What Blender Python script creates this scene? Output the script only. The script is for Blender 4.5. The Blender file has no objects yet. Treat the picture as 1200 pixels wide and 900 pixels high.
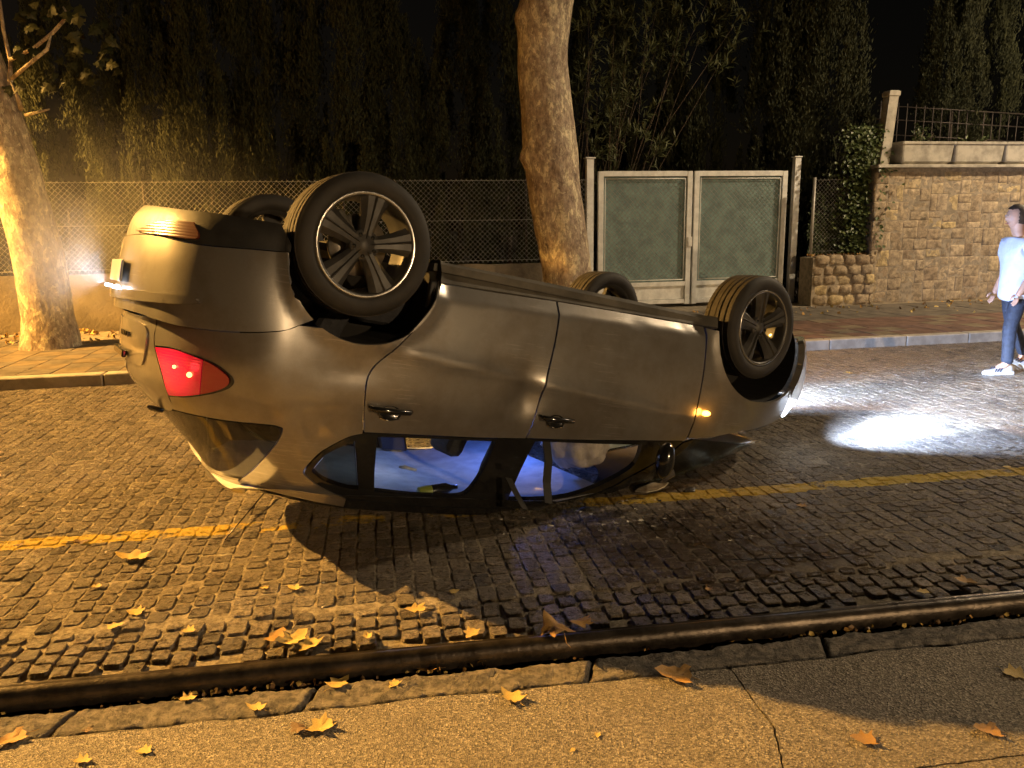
import bpy, bmesh, math, random
import numpy as np
from mathutils import Vector, Matrix, noise
from mathutils.geometry import delaunay_2d_cdt
random.seed(7); np.random.seed(7)
R=math.radians; PI=math.pi
sc=bpy.context.scene; col=sc.collection

# ------------------------------------------------------------------ camera
CH=1.5455; CP=.19836; CR=.01547; CF=936.44
def cam_axes():
    f=np.array([0,math.cos(CP),-math.sin(CP)]); u=np.array([0,math.sin(CP),math.cos(CP)]); r=np.array([1.,0,0])
    return r*math.cos(CR)-u*math.sin(CR), u*math.cos(CR)+r*math.sin(CR), f
cr_,cu_,cf_=cam_axes()
cd=bpy.data.cameras.new('camera'); cam=bpy.data.objects.new('camera',cd); col.objects.link(cam)
cam.matrix_world=Matrix(((cr_[0],cu_[0],-cf_[0],0),(cr_[1],cu_[1],-cf_[1],0),(cr_[2],cu_[2],-cf_[2],CH),(0,0,0,1)))
cd.sensor_width=36; cd.lens=CF/1200*36; cd.clip_start=.05; cd.clip_end=500
sc.camera=cam
def ground(px,py,z=0):
    d=cf_+(px-600)/CF*cr_-(py-450)/CF*cu_; t=(z-CH)/d[2]
    return Vector((d[0]*t,d[1]*t,z))
def at_depth(px,py,Y):
    d=cf_+(px-600)/CF*cr_-(py-450)/CF*cu_; t=Y/d[1]
    return Vector((d[0]*t,Y,CH+d[2]*t))
def project(p):
    d=np.array([p[0],p[1],p[2]-CH]); z=d@cf_
    return (600+CF*(d@cr_)/z,450-CF*(d@cu_)/z) if z>.1 else (9999,9999)

# ------------------------------------------------------------------ night sky, moon, exposure
w=bpy.data.worlds.new('World'); sc.world=w; w.use_nodes=True
nt=w.node_tree; bg=nt.nodes['Background']
sky=nt.nodes.new('ShaderNodeTexSky'); sky.sky_type='NISHITA'; sky.sun_disc=False
sky.sun_elevation=R(34); sky.sun_rotation=R(-57)
tint=nt.nodes.new('ShaderNodeMix'); tint.data_type='RGBA'; tint.blend_type='MULTIPLY'; tint.inputs[0].default_value=1
tint.inputs[7].default_value=(1,.62,.36,1)          # town glow under a night sky
nt.links.new(sky.outputs[0],tint.inputs[6]); nt.links.new(tint.outputs[2],bg.inputs[0]); bg.inputs[1].default_value=.0008
sd=bpy.data.lights.new('moon','SUN'); sd.energy=.01; sd.angle=R(.5); sd.color=(1,.9,.8)
so=bpy.data.objects.new('moon',sd); col.objects.link(so)
so.rotation_euler=Vector((1.25,-.79,-1)).to_track_quat('-Z','Y').to_euler()
vs=sc.view_settings; vs.view_transform='Standard'; vs.look='None'; vs.exposure=.2; vs.gamma=1
SODIUM=(1,.52,.12)
KEY_P=12200; FILL_P=5200; BACK_P=6400; HEAD_P=2600; PLATE_P=16; CABIN_P=6.5; STEAM=.28

# ------------------------------------------------------------------ helpers
def tag(o,label=None,cat=None,group=None,kind=None):
    if label: o['label']=label
    if cat: o['category']=cat
    if group: o['group']=group
    if kind: o['kind']=kind
    return o
def empty(name,loc=(0,0,0),rz=0):
    o=bpy.data.objects.new(name,None); col.objects.link(o); o.location=loc; o.rotation_euler=(0,0,rz); o.empty_display_size=.1
    return o
class MB:
    def __init__(s): s.v=[]; s.f=[]; s.sm=[]; s.mi=[]; s.att=[]
    def add(s,vs,fs,smooth=False,mi=0,att=None):
        n=len(s.v); s.v+= [tuple(v) for v in vs]; s.f+=[tuple(i+n for i in f) for f in fs]; s.sm+=[smooth]*len(fs); s.mi+=[mi]*len(fs)
        if att is not None: s.att+=[att]*len(fs)
        return s
    def box(s,c,d,rot=None,bev=0,**k):
        cx,cy,cz=c; x,y,z=[q/2 for q in d]
        if bev:
            b=min(bev,x*.9,y*.9,z*.9); vs=[]
            for sz in (-1,1):
                for (ix,iz) in (((b,0)),((0,b))):
                    pass
            bm=bmesh.new(); bmesh.ops.create_cube(bm,size=1); bmesh.ops.scale(bm,vec=(d[0],d[1],d[2]),verts=bm.verts)
            bmesh.ops.bevel(bm,geom=bm.edges[:],offset=b,segments=2,affect='EDGES',profile=.5)
            bm.verts.index_update(); P=[Vector(v.co) for v in bm.verts]; F=[[q.index for q in f.verts] for f in bm.faces]; bm.free()
        else:
            P=[Vector((i*x,j*y,kk*z)) for kk in(-1,1) for j in(-1,1) for i in(-1,1)]
            F=[(0,2,3,1),(4,5,7,6),(0,1,5,4),(2,6,7,3),(0,4,6,2),(1,3,7,5)]
        if rot is not None: P=[rot@p for p in P]
        s.add([p+Vector(c) for p in P],F,**k); return s
    def tube(s,pts,rad,n=8,cap=True,**k):
        k.setdefault('smooth',True)
        pts=[Vector(p) for p in pts]; rad=rad if hasattr(rad,'__len__') else [rad]*len(pts)
        V=[];F=[]; up=None
        for i,p in enumerate(pts):
            t=(pts[min(i+1,len(pts)-1)]-pts[max(i-1,0)]).normalized()
            if up is None: up=t.orthogonal()
            up=(up-t*up.dot(t)).normalized(); q=t.cross(up)
            for j in range(n):
                a=2*PI*j/n; V.append(p+(up*math.cos(a)+q*math.sin(a))*rad[i])
        for i in range(len(pts)-1):
            for j in range(n): F.append((i*n+j,i*n+(j+1)%n,(i+1)*n+(j+1)%n,(i+1)*n+j))
        if cap: F+= [tuple(range(n))[::-1],tuple((len(pts)-1)*n+j for j in range(n))]
        s.add(V,F,**k); return s
    def lathe(s,prof,n=48,axis='Y',center=(0,0,0),smooth=True,closed=False,**k):
        V=[];F=[];m=len(prof)
        for i in range(n):
            a=2*PI*i/n; c_,s_=math.cos(a),math.sin(a)
            for (r,h) in prof:
                V.append(Vector((r*c_,h,r*s_) if axis=='Y' else (r*c_,r*s_,h))+Vector(center))
        for i in range(n):
            for j in range(m if closed else m-1):
                F.append((i*m+j,i*m+(j+1)%m,((i+1)%n)*m+(j+1)%m,((i+1)%n)*m+j))
        s.add(V,F,smooth=smooth,**k); return s
    def prism(s,poly,z0,z1,**k):
        n=len(poly); V=[(p[0],p[1],z0) for p in poly]+[(p[0],p[1],z1) for p in poly]
        F=[tuple(range(n))[::-1],tuple(range(n,2*n))]+[(i,(i+1)%n,n+(i+1)%n,n+i) for i in range(n)]
        s.add(V,F,**k); return s
    def build(s,name,mats,parent=None,recalc=False):
        me=bpy.data.meshes.new(name); me.from_pydata(s.v,[],s.f)
        me.polygons.foreach_set('use_smooth',s.sm)
        ms=mats if isinstance(mats,(list,tuple)) else [mats]
        for m in ms: me.materials.append(m)
        me.polygons.foreach_set('material_index',s.mi)
        if s.att:
            a=me.attributes.new('rnd','FLOAT','FACE'); a.data.foreach_set('value',s.att)
        if recalc:
            bm=bmesh.new(); bm.from_mesh(me); bmesh.ops.recalc_face_normals(bm,faces=bm.faces); bm.to_mesh(me); bm.free()
        me.update(); o=bpy.data.objects.new(name,me); col.objects.link(o); o.parent=parent
        return o
def copy_tree(o,parent=None):
    c=o.copy(); col.objects.link(c); c.parent=parent
    for ch in o.children: copy_tree(ch,c)
    return c
def fbm(p,sc_=1.,oct_=3): return noise.fractal(Vector(p)*sc_,1,2,oct_)

# ------------------------------------------------------------------ materials
def nmat(name):
    m=bpy.data.materials.new(name); m.use_nodes=True; return m,m.node_tree,m.node_tree.nodes['Principled BSDF']
def N(t,k,**kw):
    n=t.nodes.new(k)
    for a,b in kw.items(): setattr(n,a,b)
    return n
def ramp(t,fac,stops):
    r=N(t,'ShaderNodeValToRGB'); e=r.color_ramp.elements
    while len(e)<len(stops): e.new(.5)
    for i,(p,c) in enumerate(stops): e[i].position=p; e[i].color=(*c,1) if len(c)==3 else c
    t.links.new(fac,r.inputs[0]); return r.outputs[0]
def mixc(t,fac,a,b,bt='MIX'):
    m=N(t,'ShaderNodeMix'); m.data_type='RGBA'; m.blend_type=bt
    for i,v in ((0,fac),(6,a),(7,b)):
        if isinstance(v,(int,float)): m.inputs[i].default_value=v
        elif isinstance(v,tuple): m.inputs[i].default_value=(*v,1)
        else: t.links.new(v,m.inputs[i])
    return m.outputs[2]
def noise_n(t,scale,detail=4,rough=.55,vec=None,dist=0):
    n=N(t,'ShaderNodeTexNoise'); n.inputs['Scale'].default_value=scale; n.inputs['Detail'].default_value=detail; n.inputs['Roughness'].default_value=rough; n.inputs['Distortion'].default_value=dist
    if vec is not None: t.links.new(vec,n.inputs['Vector'])
    return n.outputs['Fac']
def mth(t,op,a,b=None,clamp=False):
    m=N(t,'ShaderNodeMath',operation=op); m.use_clamp=clamp
    for i,v in enumerate((a,b)):
        if v is None: continue
        if isinstance(v,(int,float)): m.inputs[i].default_value=v
        else: t.links.new(v,m.inputs[i])
    return m.outputs[0]
def bump(t,b,h,strength,dist=.01):
    n=N(t,'ShaderNodeBump'); n.inputs['Strength'].default_value=strength; n.inputs['Distance'].default_value=dist
    t.links.new(h,n.inputs['Height']); t.links.new(n.outputs[0],b.inputs['Normal'])
def pm(name,base,rough=.6,metal=0,var=.2,scale=6,bmp=0,bscale=60,bdist=.004,coat=0,spec=.5,world=False,emis=None,estr=0,hue=None):
    m,t,b=nmat(name)
    if world: vec=N(t,'ShaderNodeNewGeometry').outputs['Position']
    else: vec=N(t,'ShaderNodeTexCoord').outputs['Object']
    f=noise_n(t,scale,5,.6,vec)
    lo=tuple(c*(1-var) for c in base); hi=tuple(min(1,c*(1+var)) for c in (hue or base))
    t.links.new(ramp(t,f,[(.39,lo),(.61,hi)]),b.inputs['Base Color'])
    b.inputs['Roughness'].default_value=rough; b.inputs['Metallic'].default_value=metal
    b.inputs['Specular IOR Level'].default_value=spec; b.inputs['Coat Weight'].default_value=coat; b.inputs['Coat Roughness'].default_value=.06
    if rough<.9:
        rf=noise_n(t,scale*1.7,4,.6,vec); r=N(t,'ShaderNodeMapRange'); t.links.new(rf,r.inputs[0]); r.inputs[3].default_value=max(.02,rough*.75); r.inputs[4].default_value=min(1,rough*1.25); t.links.new(r.outputs[0],b.inputs['Roughness'])
    if bmp: bump(t,b,noise_n(t,bscale,6,.65,vec),bmp,bdist)
    if emis: b.inputs['Emission Color'].default_value=(*emis,1); b.inputs['Emission Strength'].default_value=estr
    return m
M={}
M['concrete']=pm('aggregate concrete',(.26,.225,.18),.8,var=.12,scale=3,world=True)
def concrete():
    m,t,b=nmat('aggregate concrete'); pos=N(t,'ShaderNodeNewGeometry').outputs['Position']
    v=N(t,'ShaderNodeTexVoronoi'); v.inputs['Scale'].default_value=170; t.links.new(pos,v.inputs['Vector'])
    g=N(t,'ShaderNodeSeparateColor'); t.links.new(v.outputs['Color'],g.inputs[0])
    c=ramp(t,g.outputs[0],[(0,(.06,.05,.038)),(.3,(.17,.145,.105)),(.75,(.29,.25,.185)),(1,(.50,.44,.34))])
    big=noise_n(t,2.2,5,.6,pos); c=mixc(t,ramp(t,big,[(.35,(.0,)*3),(.7,(.45,)*3)]),c,(.15,.125,.095))
    t.links.new(c,b.inputs['Base Color']); b.inputs['Roughness'].default_value=.78
    h=mth(t,'ADD',mth(t,'MULTIPLY',v.outputs['Distance'],.9),noise_n(t,45,6,.7,pos)); bump(t,b,h,.9,.006); return m
M['concrete']=concrete()
M['kerb']=pm('rough granite kerb',(.26,.225,.18),.8,var=.45,scale=30,bmp=1,bscale=120,bdist=.07,world=True)
M['kerb_far']=pm('smooth kerb stone',(.36,.33,.28),.75,var=.2,scale=5,bmp=.5,bscale=40,bdist=.006,world=True)
M['rail']=pm('worn rail steel',(.075,.062,.05),.34,.75,var=.4,scale=11,bmp=.5,bscale=34,bdist=.006,world=True)
M['soil']=pm('dark soil',(.09,.075,.055),.95,var=.35,scale=14,bmp=.8,bscale=50,bdist=.02,world=True)
# yellow worn line and spilt fluid live on the setts and on the joint sand alike
YA=ground(0,640); YB=ground(1200,552)
def road_mat(name,kind):
    m,t,b=nmat(name); pos=N(t,'ShaderNodeNewGeometry').outputs['Position']; sep=N(t,'ShaderNodeSeparateXYZ'); t.links.new(pos,sep.inputs[0])
    d=(YB-YA).normalized(); nx,ny=-d.y,d.x; c0=nx*YA.x+ny*YA.y
    dist=mth(t,'SUBTRACT',mth(t,'ADD',mth(t,'MULTIPLY',sep.outputs[0],nx),mth(t,'MULTIPLY',sep.outputs[1],ny)),c0)
    wob=mth(t,'MULTIPLY',mth(t,'SUBTRACT',noise_n(t,9,4,.6,pos),.5),.09)
    ad=mth(t,'ABSOLUTE',mth(t,'ADD',mth(t,'SUBTRACT',dist,.005),wob))
    wear_shade=noise_n(t,3.1,6,.7,pos)
    band=mth(t,'LESS_THAN',ad,.07)
    along=mth(t,'ADD',mth(t,'MULTIPLY',sep.outputs[0],d.x),mth(t,'MULTIPLY',sep.outputs[1],d.y))
    thr=N(t,'ShaderNodeMapRange'); t.links.new(along,thr.inputs[0]); thr.inputs[1].default_value=-2.2; thr.inputs[2].default_value=3.2; thr.inputs[3].default_value=.56; thr.inputs[4].default_value=.62
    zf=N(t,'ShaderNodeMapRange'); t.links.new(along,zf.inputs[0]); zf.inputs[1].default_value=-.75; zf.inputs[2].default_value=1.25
    shade_gap=ramp(t,zf.outputs[0],[(.0,(0,0,0)),(.16,(.13,.13,.13)),(.78,(.13,.13,.13)),(1,(0,0,0))]); wear_shade=mth(t,'ADD',wear_shade,shade_gap)  # line also thinned where the car's shadow falls, shade put into the paint
    paint=mth(t,'MULTIPLY',band,ramp(t,mth(t,'SUBTRACT',thr.outputs[0],wear_shade),[(.0,(0,0,0)),(.05,(.97,.97,.97))]))
    if kind=='stone':
        at=N(t,'ShaderNodeAttribute'); at.attribute_name='rnd'
        base=ramp(t,at.outputs['Fac'],[(0,(.095,.082,.07)),(.35,(.185,.158,.127)),(.7,(.26,.22,.175)),(1,(.36,.31,.245))])
        base=mixc(t,.9,base,ramp(t,noise_n(t,46,7,.75,pos),[(.40,(.42,.40,.37)),(.5,(1,.98,.95)),(.61,(1.9,1.82,1.7))]),'MULTIPLY')
        dust=ramp(t,noise_n(t,7,5,.65,pos),[(.46,(0,0,0)),(.64,(.75,.75,.75))]); base=mixc(t,dust,base,(.27,.225,.16))
    else:
        base=ramp(t,noise_n(t,22,6,.7,pos),[(.38,(.20,.16,.11)),(.5,(.40,.335,.235)),(.62,(.60,.51,.37))])
    base=mixc(t,paint,base,(.86,.60,.08))
    # fluid under the engine
    p0=ground(835,640); 
    dx=mth(t,'DIVIDE',mth(t,'SUBTRACT',sep.outputs[0],p0.x),.85); dy=mth(t,'DIVIDE',mth(t,'SUBTRACT',sep.outputs[1],p0.y),.62)
    rr=mth(t,'SQRT',mth(t,'ADD',mth(t,'MULTIPLY',dx,dx),mth(t,'MULTIPLY',dy,dy)))
    wet=ramp(t,mth(t,'ADD',rr,mth(t,'MULTIPLY',mth(t,'SUBTRACT',noise_n(t,3.3,5,.6,pos),.5),1.5)),[(.55,(1,1,1)),(.95,(0,0,0))])
    base=mixc(t,mth(t,'MULTIPLY',wet,.72),base,(.055,.032,.016))
    t.links.new(base,b.inputs['Base Color'])
    rg=N(t,'ShaderNodeMapRange'); t.links.new(noise_n(t,25,4,.6,pos),rg.inputs[0]); rg.inputs[1].default_value=.38; rg.inputs[2].default_value=.62; rg.inputs[3].default_value=.20 if kind=='stone' else .7; rg.inputs[4].default_value=.55 if kind=='stone' else .95
    ro=mth(t,'SUBTRACT',rg.outputs[0],mth(t,'MULTIPLY',wet,.22),True); t.links.new(ro,b.inputs['Roughness'])
    h=mth(t,'ADD',noise_n(t,62,7,.72,pos),mth(t,'MULTIPLY',noise_n(t,190,4,.65,pos),.5)); bump(t,b,h,1,.05)
    return m
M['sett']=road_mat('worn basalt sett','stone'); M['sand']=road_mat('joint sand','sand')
M['tile_a']=pm('pale paving tile',(.18,.14,.09),.75,var=.25,scale=6,bmp=.4,bscale=50,bdist=.004,world=True)
M['tile_b']=pm('red paving tile',(.15,.085,.062),.75,var=.3,scale=6,bmp=.4,bscale=50,bdist=.004,world=True)
M['tile_c']=pm('grey paving tile',(.135,.115,.09),.75,var=.3,scale=6,bmp=.4,bscale=50,bdist=.004,world=True)
M['render_wall']=pm('stained plaster wall',(.165,.135,.092),.9,var=.35,scale=1.6,bmp=.7,bscale=24,bdist=.02,world=True)
M['mortar']=pm('wall mortar',(.29,.24,.17),.95,var=.25,scale=12,bmp=.6,bscale=60,world=True)
def stone_mat():
    m,t,b=nmat('ashlar stone'); oi=N(t,'ShaderNodeObjectInfo'); pos=N(t,'ShaderNodeNewGeometry').outputs['Position']
    c=ramp(t,oi.outputs['Random'],[(0,(.28,.215,.145)),(.25,(.40,.32,.215)),(.5,(.33,.265,.18)),(.7,(.46,.37,.25)),(.85,(.38,.31,.22)),(1,(.55,.43,.22))])
    c=mixc(t,.75,c,ramp(t,noise_n(t,11,7,.72,pos),[(.40,(.45,.42,.38)),(.6,(1.35,1.3,1.2))]),'MULTIPLY')
    c=mixc(t,ramp(t,noise_n(t,3.2,6,.7,pos),[(.6,(0,0,0)),(.7,(.7,.7,.7))]),c,(.10,.09,.055))
    t.links.new(c,b.inputs['Base Color']); b.inputs['Roughness'].default_value=.88; bump(t,b,noise_n(t,34,7,.72,pos),.8,.015); return m
M['stone']=stone_mat()
def bark():
    m,t,b=nmat('plane tree bark'); pos=N(t,'ShaderNodeNewGeometry').outputs['Position']
    mp=N(t,'ShaderNodeMapping'); mp.inputs['Scale'].default_value=(1,1,.55); t.links.new(pos,mp.inputs[0])
    a=noise_n(t,8.5,6,.66,mp.outputs[0],.35)
    c=ramp(t,a,[(.34,(.15,.11,.08)),(.40,(.27,.205,.145)),(.47,(.32,.25,.18)),(.49,(.39,.31,.225)),(.555,(.35,.29,.20)),(.57,(.66,.57,.38)),(.70,(.52,.45,.30))])
    c=mixc(t,.7,c,ramp(t,noise_n(t,26,6,.7,mp.outputs[0]),[(.38,(.6,.58,.56)),(.62,(1.45,1.42,1.38))]),'MULTIPLY')
    fl=ramp(t,noise_n(t,19,4,.55,mp.outputs[0],.8),[(.60,(0,0,0)),(.615,(1,1,1))]); c=mixc(t,mth(t,'MULTIPLY',fl,.8),c,(.62,.54,.36))
    fd=ramp(t,noise_n(t,15,5,.6,mp.outputs[0],.6),[(.34,(1,1,1)),(.36,(0,0,0))]); c=mixc(t,mth(t,'MULTIPLY',fd,.6),c,(.15,.105,.07))
    t.links.new(c,b.inputs['Base Color']); b.inputs['Roughness'].default_value=.85
    bump(t,b,mth(t,'ADD',a,mth(t,'MULTIPLY',noise_n(t,30,5,.6,mp.outputs[0]),.3)),.8,.03); return m
M['bark']=bark()
M['wood']=pm('twig wood',(.12,.085,.055),.85,var=.3,scale=20)
def leafmat(name,a,b_,rough=.55):
    m,t,b=nmat(name); at=N(t,'ShaderNodeAttribute'); at.attribute_name='rnd'
    t.links.new(ramp(t,at.outputs['Fac'],[(0,a),(1,b_)]),b.inputs['Base Color']); b.inputs['Roughness'].default_value=rough
    b.inputs['Specular IOR Level'].default_value=.3; return m
M['cypress']=leafmat('cypress foliage',(.014,.018,.007),(.055,.057,.02),.8)
M['oleander']=leafmat('oleander leaf',(.045,.055,.022),(.13,.14,.06),.5)
M['plane_leaf']=leafmat('plane tree leaf',(.022,.027,.008),(.05,.05,.016),.6)
M['ivy']=leafmat('ivy leaf',(.035,.055,.018),(.09,.11,.035),.45)
def dry_leaf(name,a,b_):
    m,t,b=nmat(name); tc=N(t,'ShaderNodeTexCoord').outputs['Object']
    t.links.new(ramp(t,noise_n(t,26,5,.65,tc),[(.3,a),(.7,b_)]),b.inputs['Base Color']); b.inputs['Roughness'].default_value=.6
    bump(t,b,noise_n(t,70,4,.6,tc),.5,.004); return m
M['dry_y']=dry_leaf('yellow fallen leaf',(.46,.30,.06),(.68,.50,.16)); M['dry_o']=dry_leaf('orange fallen leaf',(.34,.17,.035),(.52,.31,.08)); M['dry_b']=dry_leaf('brown fallen leaf',(.10,.055,.02),(.24,.14,.055))
M['white_steel']=pm('white painted steel',(.74,.74,.70),.5,var=.12,scale=7,bmp=.1)
M['screen']=pm('green screening cloth',(.24,.34,.32),.85,var=.2,scale=5,bmp=.5,bscale=120)
M['galv']=pm('galvanised wire',(.36,.345,.31),.5,.3,var=.2)
M['iron']=pm('dark iron bar',(.045,.035,.03),.6,.4,var=.3)
M['cast']=pm('cast concrete trough',(.37,.34,.28),.85,var=.25,scale=5,bmp=.5,bscale=40,world=True)
# car
def paint():
    m,t,b=nmat('grey metallic paint'); tc=N(t,'ShaderNodeTexCoord').outputs['Object']
    fl=noise_n(t,900,2,.5,tc); c=ramp(t,fl,[(.3,(.27,.255,.235)),(.7,(.35,.335,.31))])
    dirt=ramp(t,noise_n(t,2.6,7,.68,tc),[(.44,(0,0,0)),(.62,(.6,.6,.6))]); c=mixc(t,dirt,c,(.20,.17,.135))
    mp=N(t,'ShaderNodeMapping'); mp.inputs['Scale'].default_value=(1.2,1,26); mp.inputs['Rotation'].default_value=(0,R(5),0); t.links.new(tc,mp.inputs[0])
    scr=mth(t,'MULTIPLY',ramp(t,noise_n(t,3.2,7,.75,mp.outputs[0]),[(.565,(0,0,0)),(.585,(1,1,1))]),ramp(t,noise_n(t,2.3,3,.5,tc),[(.52,(0,0,0)),(.60,(.4,.4,.4))])); c=mixc(t,scr,c,(.50,.47,.43))
    t.links.new(c,b.inputs['Base Color']); b.inputs['Metallic'].default_value=.7
    rg=N(t,'ShaderNodeMapRange'); t.links.new(noise_n(t,5,6,.65,tc),rg.inputs[0]); rg.inputs[3].default_value=.24; rg.inputs[4].default_value=.38; t.links.new(rg.outputs[0],b.inputs['Roughness'])
    b.inputs['Coat Weight'].default_value=1; b.inputs['Coat Roughness'].default_value=.03; return m
M['paint']=paint()
M['black']=pm('black plastic',(.022,.021,.02),.5,var=.2,scale=12,bmp=.15,bscale=90)
M['black_gloss']=pm('gloss black trim',(.012,.012,.012),.18,var=.1,coat=.4)
M['under']=pm('dusty underbody',(.075,.068,.055),.75,var=.35,scale=5,bmp=.4,bscale=30)
M['tub']=pm('wheel arch liner',(.012,.011,.01),.95,var=.2)
def tyre_mat():
    m,t,b=nmat('tyre rubber'); tc=N(t,'ShaderNodeTexCoord').outputs['Object']
    t.links.new(ramp(t,noise_n(t,9,5,.6,tc),[(.3,(.012,.011,.010)),(.7,(.028,.024,.020))]),b.inputs['Base Color']); b.inputs['Roughness'].default_value=.72; return m
M['tyre']=tyre_mat(); M['tread']=pm('dusty tyre tread',(.032,.027,.022),.85,var=.35,scale=14,bmp=.4,bscale=90)
M['rim']=pm('dark alloy',(.05,.048,.046),.5,.25,var=.15,scale=9,coat=.5); M['lip']=pm('machined alloy lip',(.42,.41,.39),.25,.9,var=.1)
M['disc']=pm('brake disc steel',(.3,.27,.23),.4,.85,var=.2,scale=15)
M['chrome']=pm('bright trim',(.6,.58,.55),.15,1,var=.05)
def glass(name,tint_=(.8,.85,.85),rough=.02,op=.12):
    m=bpy.data.materials.new(name); m.use_nodes=True; t=m.node_tree; t.nodes.remove(t.nodes['Principled BSDF']); out=t.nodes['Material Output']
    tr=N(t,'ShaderNodeBsdfTransparent'); tr.inputs[0].default_value=(*tint_,1); gl=N(t,'ShaderNodeBsdfGlossy'); gl.inputs[1].default_value=rough; gl.inputs[0].default_value=(.9,.9,.9,1)
    fr=N(t,'ShaderNodeFresnel'); fr.inputs[0].default_value=1.5; mx=N(t,'ShaderNodeMixShader')
    t.links.new(fr.outputs[0],mx.inputs[0]); t.links.new(tr.outputs[0],mx.inputs[1]); t.links.new(gl.outputs[0],mx.inputs[2])
    df=N(t,'ShaderNodeBsdfDiffuse'); df.inputs[0].default_value=(.22,.2,.17,1); m2=N(t,'ShaderNodeMixShader'); tc=N(t,'ShaderNodeTexCoord').outputs['Object']
    t.links.new(mth(t,'MULTIPLY',ramp(t,noise_n(t,6,6,.7,tc),[(.35,(.3,.3,.3)),(.8,(1,1,1))]),op),m2.inputs[0]); t.links.new(mx.outputs[0],m2.inputs[1]); t.links.new(df.outputs[0],m2.inputs[2]); t.links.new(m2.outputs[0],out.inputs[0]); return m
M['glass']=glass('side window glass',op=.05); M['tint']=glass('dusty tinted rear glass',(.09,.10,.075),.12,.04)
M['shard']=glass('broken glass crumb',(.75,.9,.85),.05,.75)
def lens(name,c,emis,estr,rough=.12):
    m,t,b=nmat(name); b.inputs['Base Color'].default_value=(*c,1); b.inputs['Roughness'].default_value=rough; b.inputs['Coat Weight'].default_value=1; b.inputs['Coat Roughness'].default_value=.05
    b.inputs['Emission Color'].default_value=(*emis,1); b.inputs['Emission Strength'].default_value=estr
    tc=N(t,'ShaderNodeTexCoord').outputs['Object']; mp=N(t,'ShaderNodeMapping'); mp.inputs['Scale'].default_value=(1,1,1); t.links.new(tc,mp.inputs[0])
    wv=N(t,'ShaderNodeTexWave'); wv.inputs['Scale'].default_value=26; wv.bands_direction='Z'; t.links.new(tc,wv.inputs[0]); bump(t,b,wv.outputs['Fac'],.25,.003); return m
M['tail_lit']=lens('lit red lens',(.36,.008,.016),(1,.012,.04),.6); M['tail_dark']=lens('dark red lens',(.20,.012,.012),(1,.03,.02),.05)
M['bulb']=lens('glowing bulb',(.9,.6,.4),(1,.40,.12),4); M['reflector']=lens('red reflector',(.10,.016,.008),(0,0,0),0,.3)
M['amber']=lens('lit amber lens',(.8,.4,.05),(1,.42,.05),14); M['head']=lens('lit headlamp lens',(.8,.8,.85),(.8,.88,1),9); M['plate_lamp']=lens('number plate lamp lens',(.9,.9,.95),(.75,.85,1),22)

def glow(m,c,r0,lo,hi):
    t=m.node_tree; b=t.nodes['Principled BSDF']; tc=N(t,'ShaderNodeTexCoord').outputs['Object']; d=N(t,'ShaderNodeVectorMath',operation='DISTANCE'); t.links.new(tc,d.inputs[0]); d.inputs[1].default_value=c
    mr=N(t,'ShaderNodeMapRange'); t.links.new(d.outputs['Value'],mr.inputs[0]); mr.inputs[1].default_value=0; mr.inputs[2].default_value=r0; mr.inputs[3].default_value=hi; mr.inputs[4].default_value=lo; t.links.new(mr.outputs[0],b.inputs['Emission Strength'])
glow(M['tail_lit'],(-.72,.60,.90),.17,.22,1.5)
M['head_dark']=glass('headlamp cover',(.8,.8,.8),.05,.1)
M['plate']=pm('number plate white',(.42,.42,.42),.4,var=.05); M['liner']=pm('pale headliner fabric',(.75,.75,.75),.95,var=.12,scale=9,bmp=.3,bscale=200)
M['seat']=pm('dark seat fabric',(.03,.03,.034),.9,var=.25,scale=30,bmp=.3,bscale=180); M['cabin']=pm('dark cabin plastic',(.045,.045,.048),.65,var=.2)
M['airbag']=pm('airbag cloth',(.42,.39,.36),.85,var=.2,scale=14,bmp=.7,bscale=22,bdist=.02); M['belt']=pm('black webbing',(.018,.018,.018),.8,var=.2)
M['paper']=pm('dirty pale plastic',(.72,.69,.60),.6,var=.25,scale=18)
M['lime']=pm('yellow green bottle',(.42,.45,.05),.35,var=.1); M['oil']=pm('spilt dark fluid',(.006,.005,.004),.06,var=.2,spec=.6)

# ------------------------------------------------------------------ road
ANG=R(9.5); e1=Vector((math.cos(ANG),math.sin(ANG),0)); e2=Vector((-math.sin(ANG),math.cos(ANG),0))
KA=Vector((-5.06,7.744,0)); KANG=R(11.06); k1=Vector((math.cos(KANG),math.sin(KANG),0)); k2=Vector((-math.sin(KANG),math.cos(KANG),0))
def K(a,b,z=0): return KA+k1*a+k2*b+Vector((0,0,z))
RA=ground(0,801,.02); RB=ground(1200,690,.02); r1=(RB-RA).normalized(); r1.z=0; r1.normalize(); r2=Vector((-r1.y,r1.x,0)); RA.z=0
def RL(a,b,z=0): return RA+r1*a+r2*b+Vector((0,0,z))   # b=0 : far edge of the rail head
def ab(p): d=Vector(p)-RA; return d.dot(r1),d.dot(r2)
road=MB().add([RL(-9,-.02,-.03),RL(13,-.02,-.03),RL(13,.34,-.017),RL(-9,.34,-.017)],[(0,1,2,3)]).add([RL(-9,.34,-.017),RL(13,.34,-.017),RL(13,.40,-.0032),RL(-9,.40,-.0032)],[(0,1,2,3)])
V=[];nA,nB=640,190
for ia in range(nA+1):
    for ib in range(nB+1):
        a_=-6.5+17*ia/nA; f_=ib/nB; p=RL(a_,.40)*(1-f_)+f_*K((RL(a_,.4)-KA).dot(k1)+.3,.08); V.append((p.x,p.y,(-.0034+.0034*fbm((p.x*6,p.y*6,0),1,2)+.0022*fbm((p.x*23,p.y*23,4),1,2)) if ib not in (0,nB) else -.0032))
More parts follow.
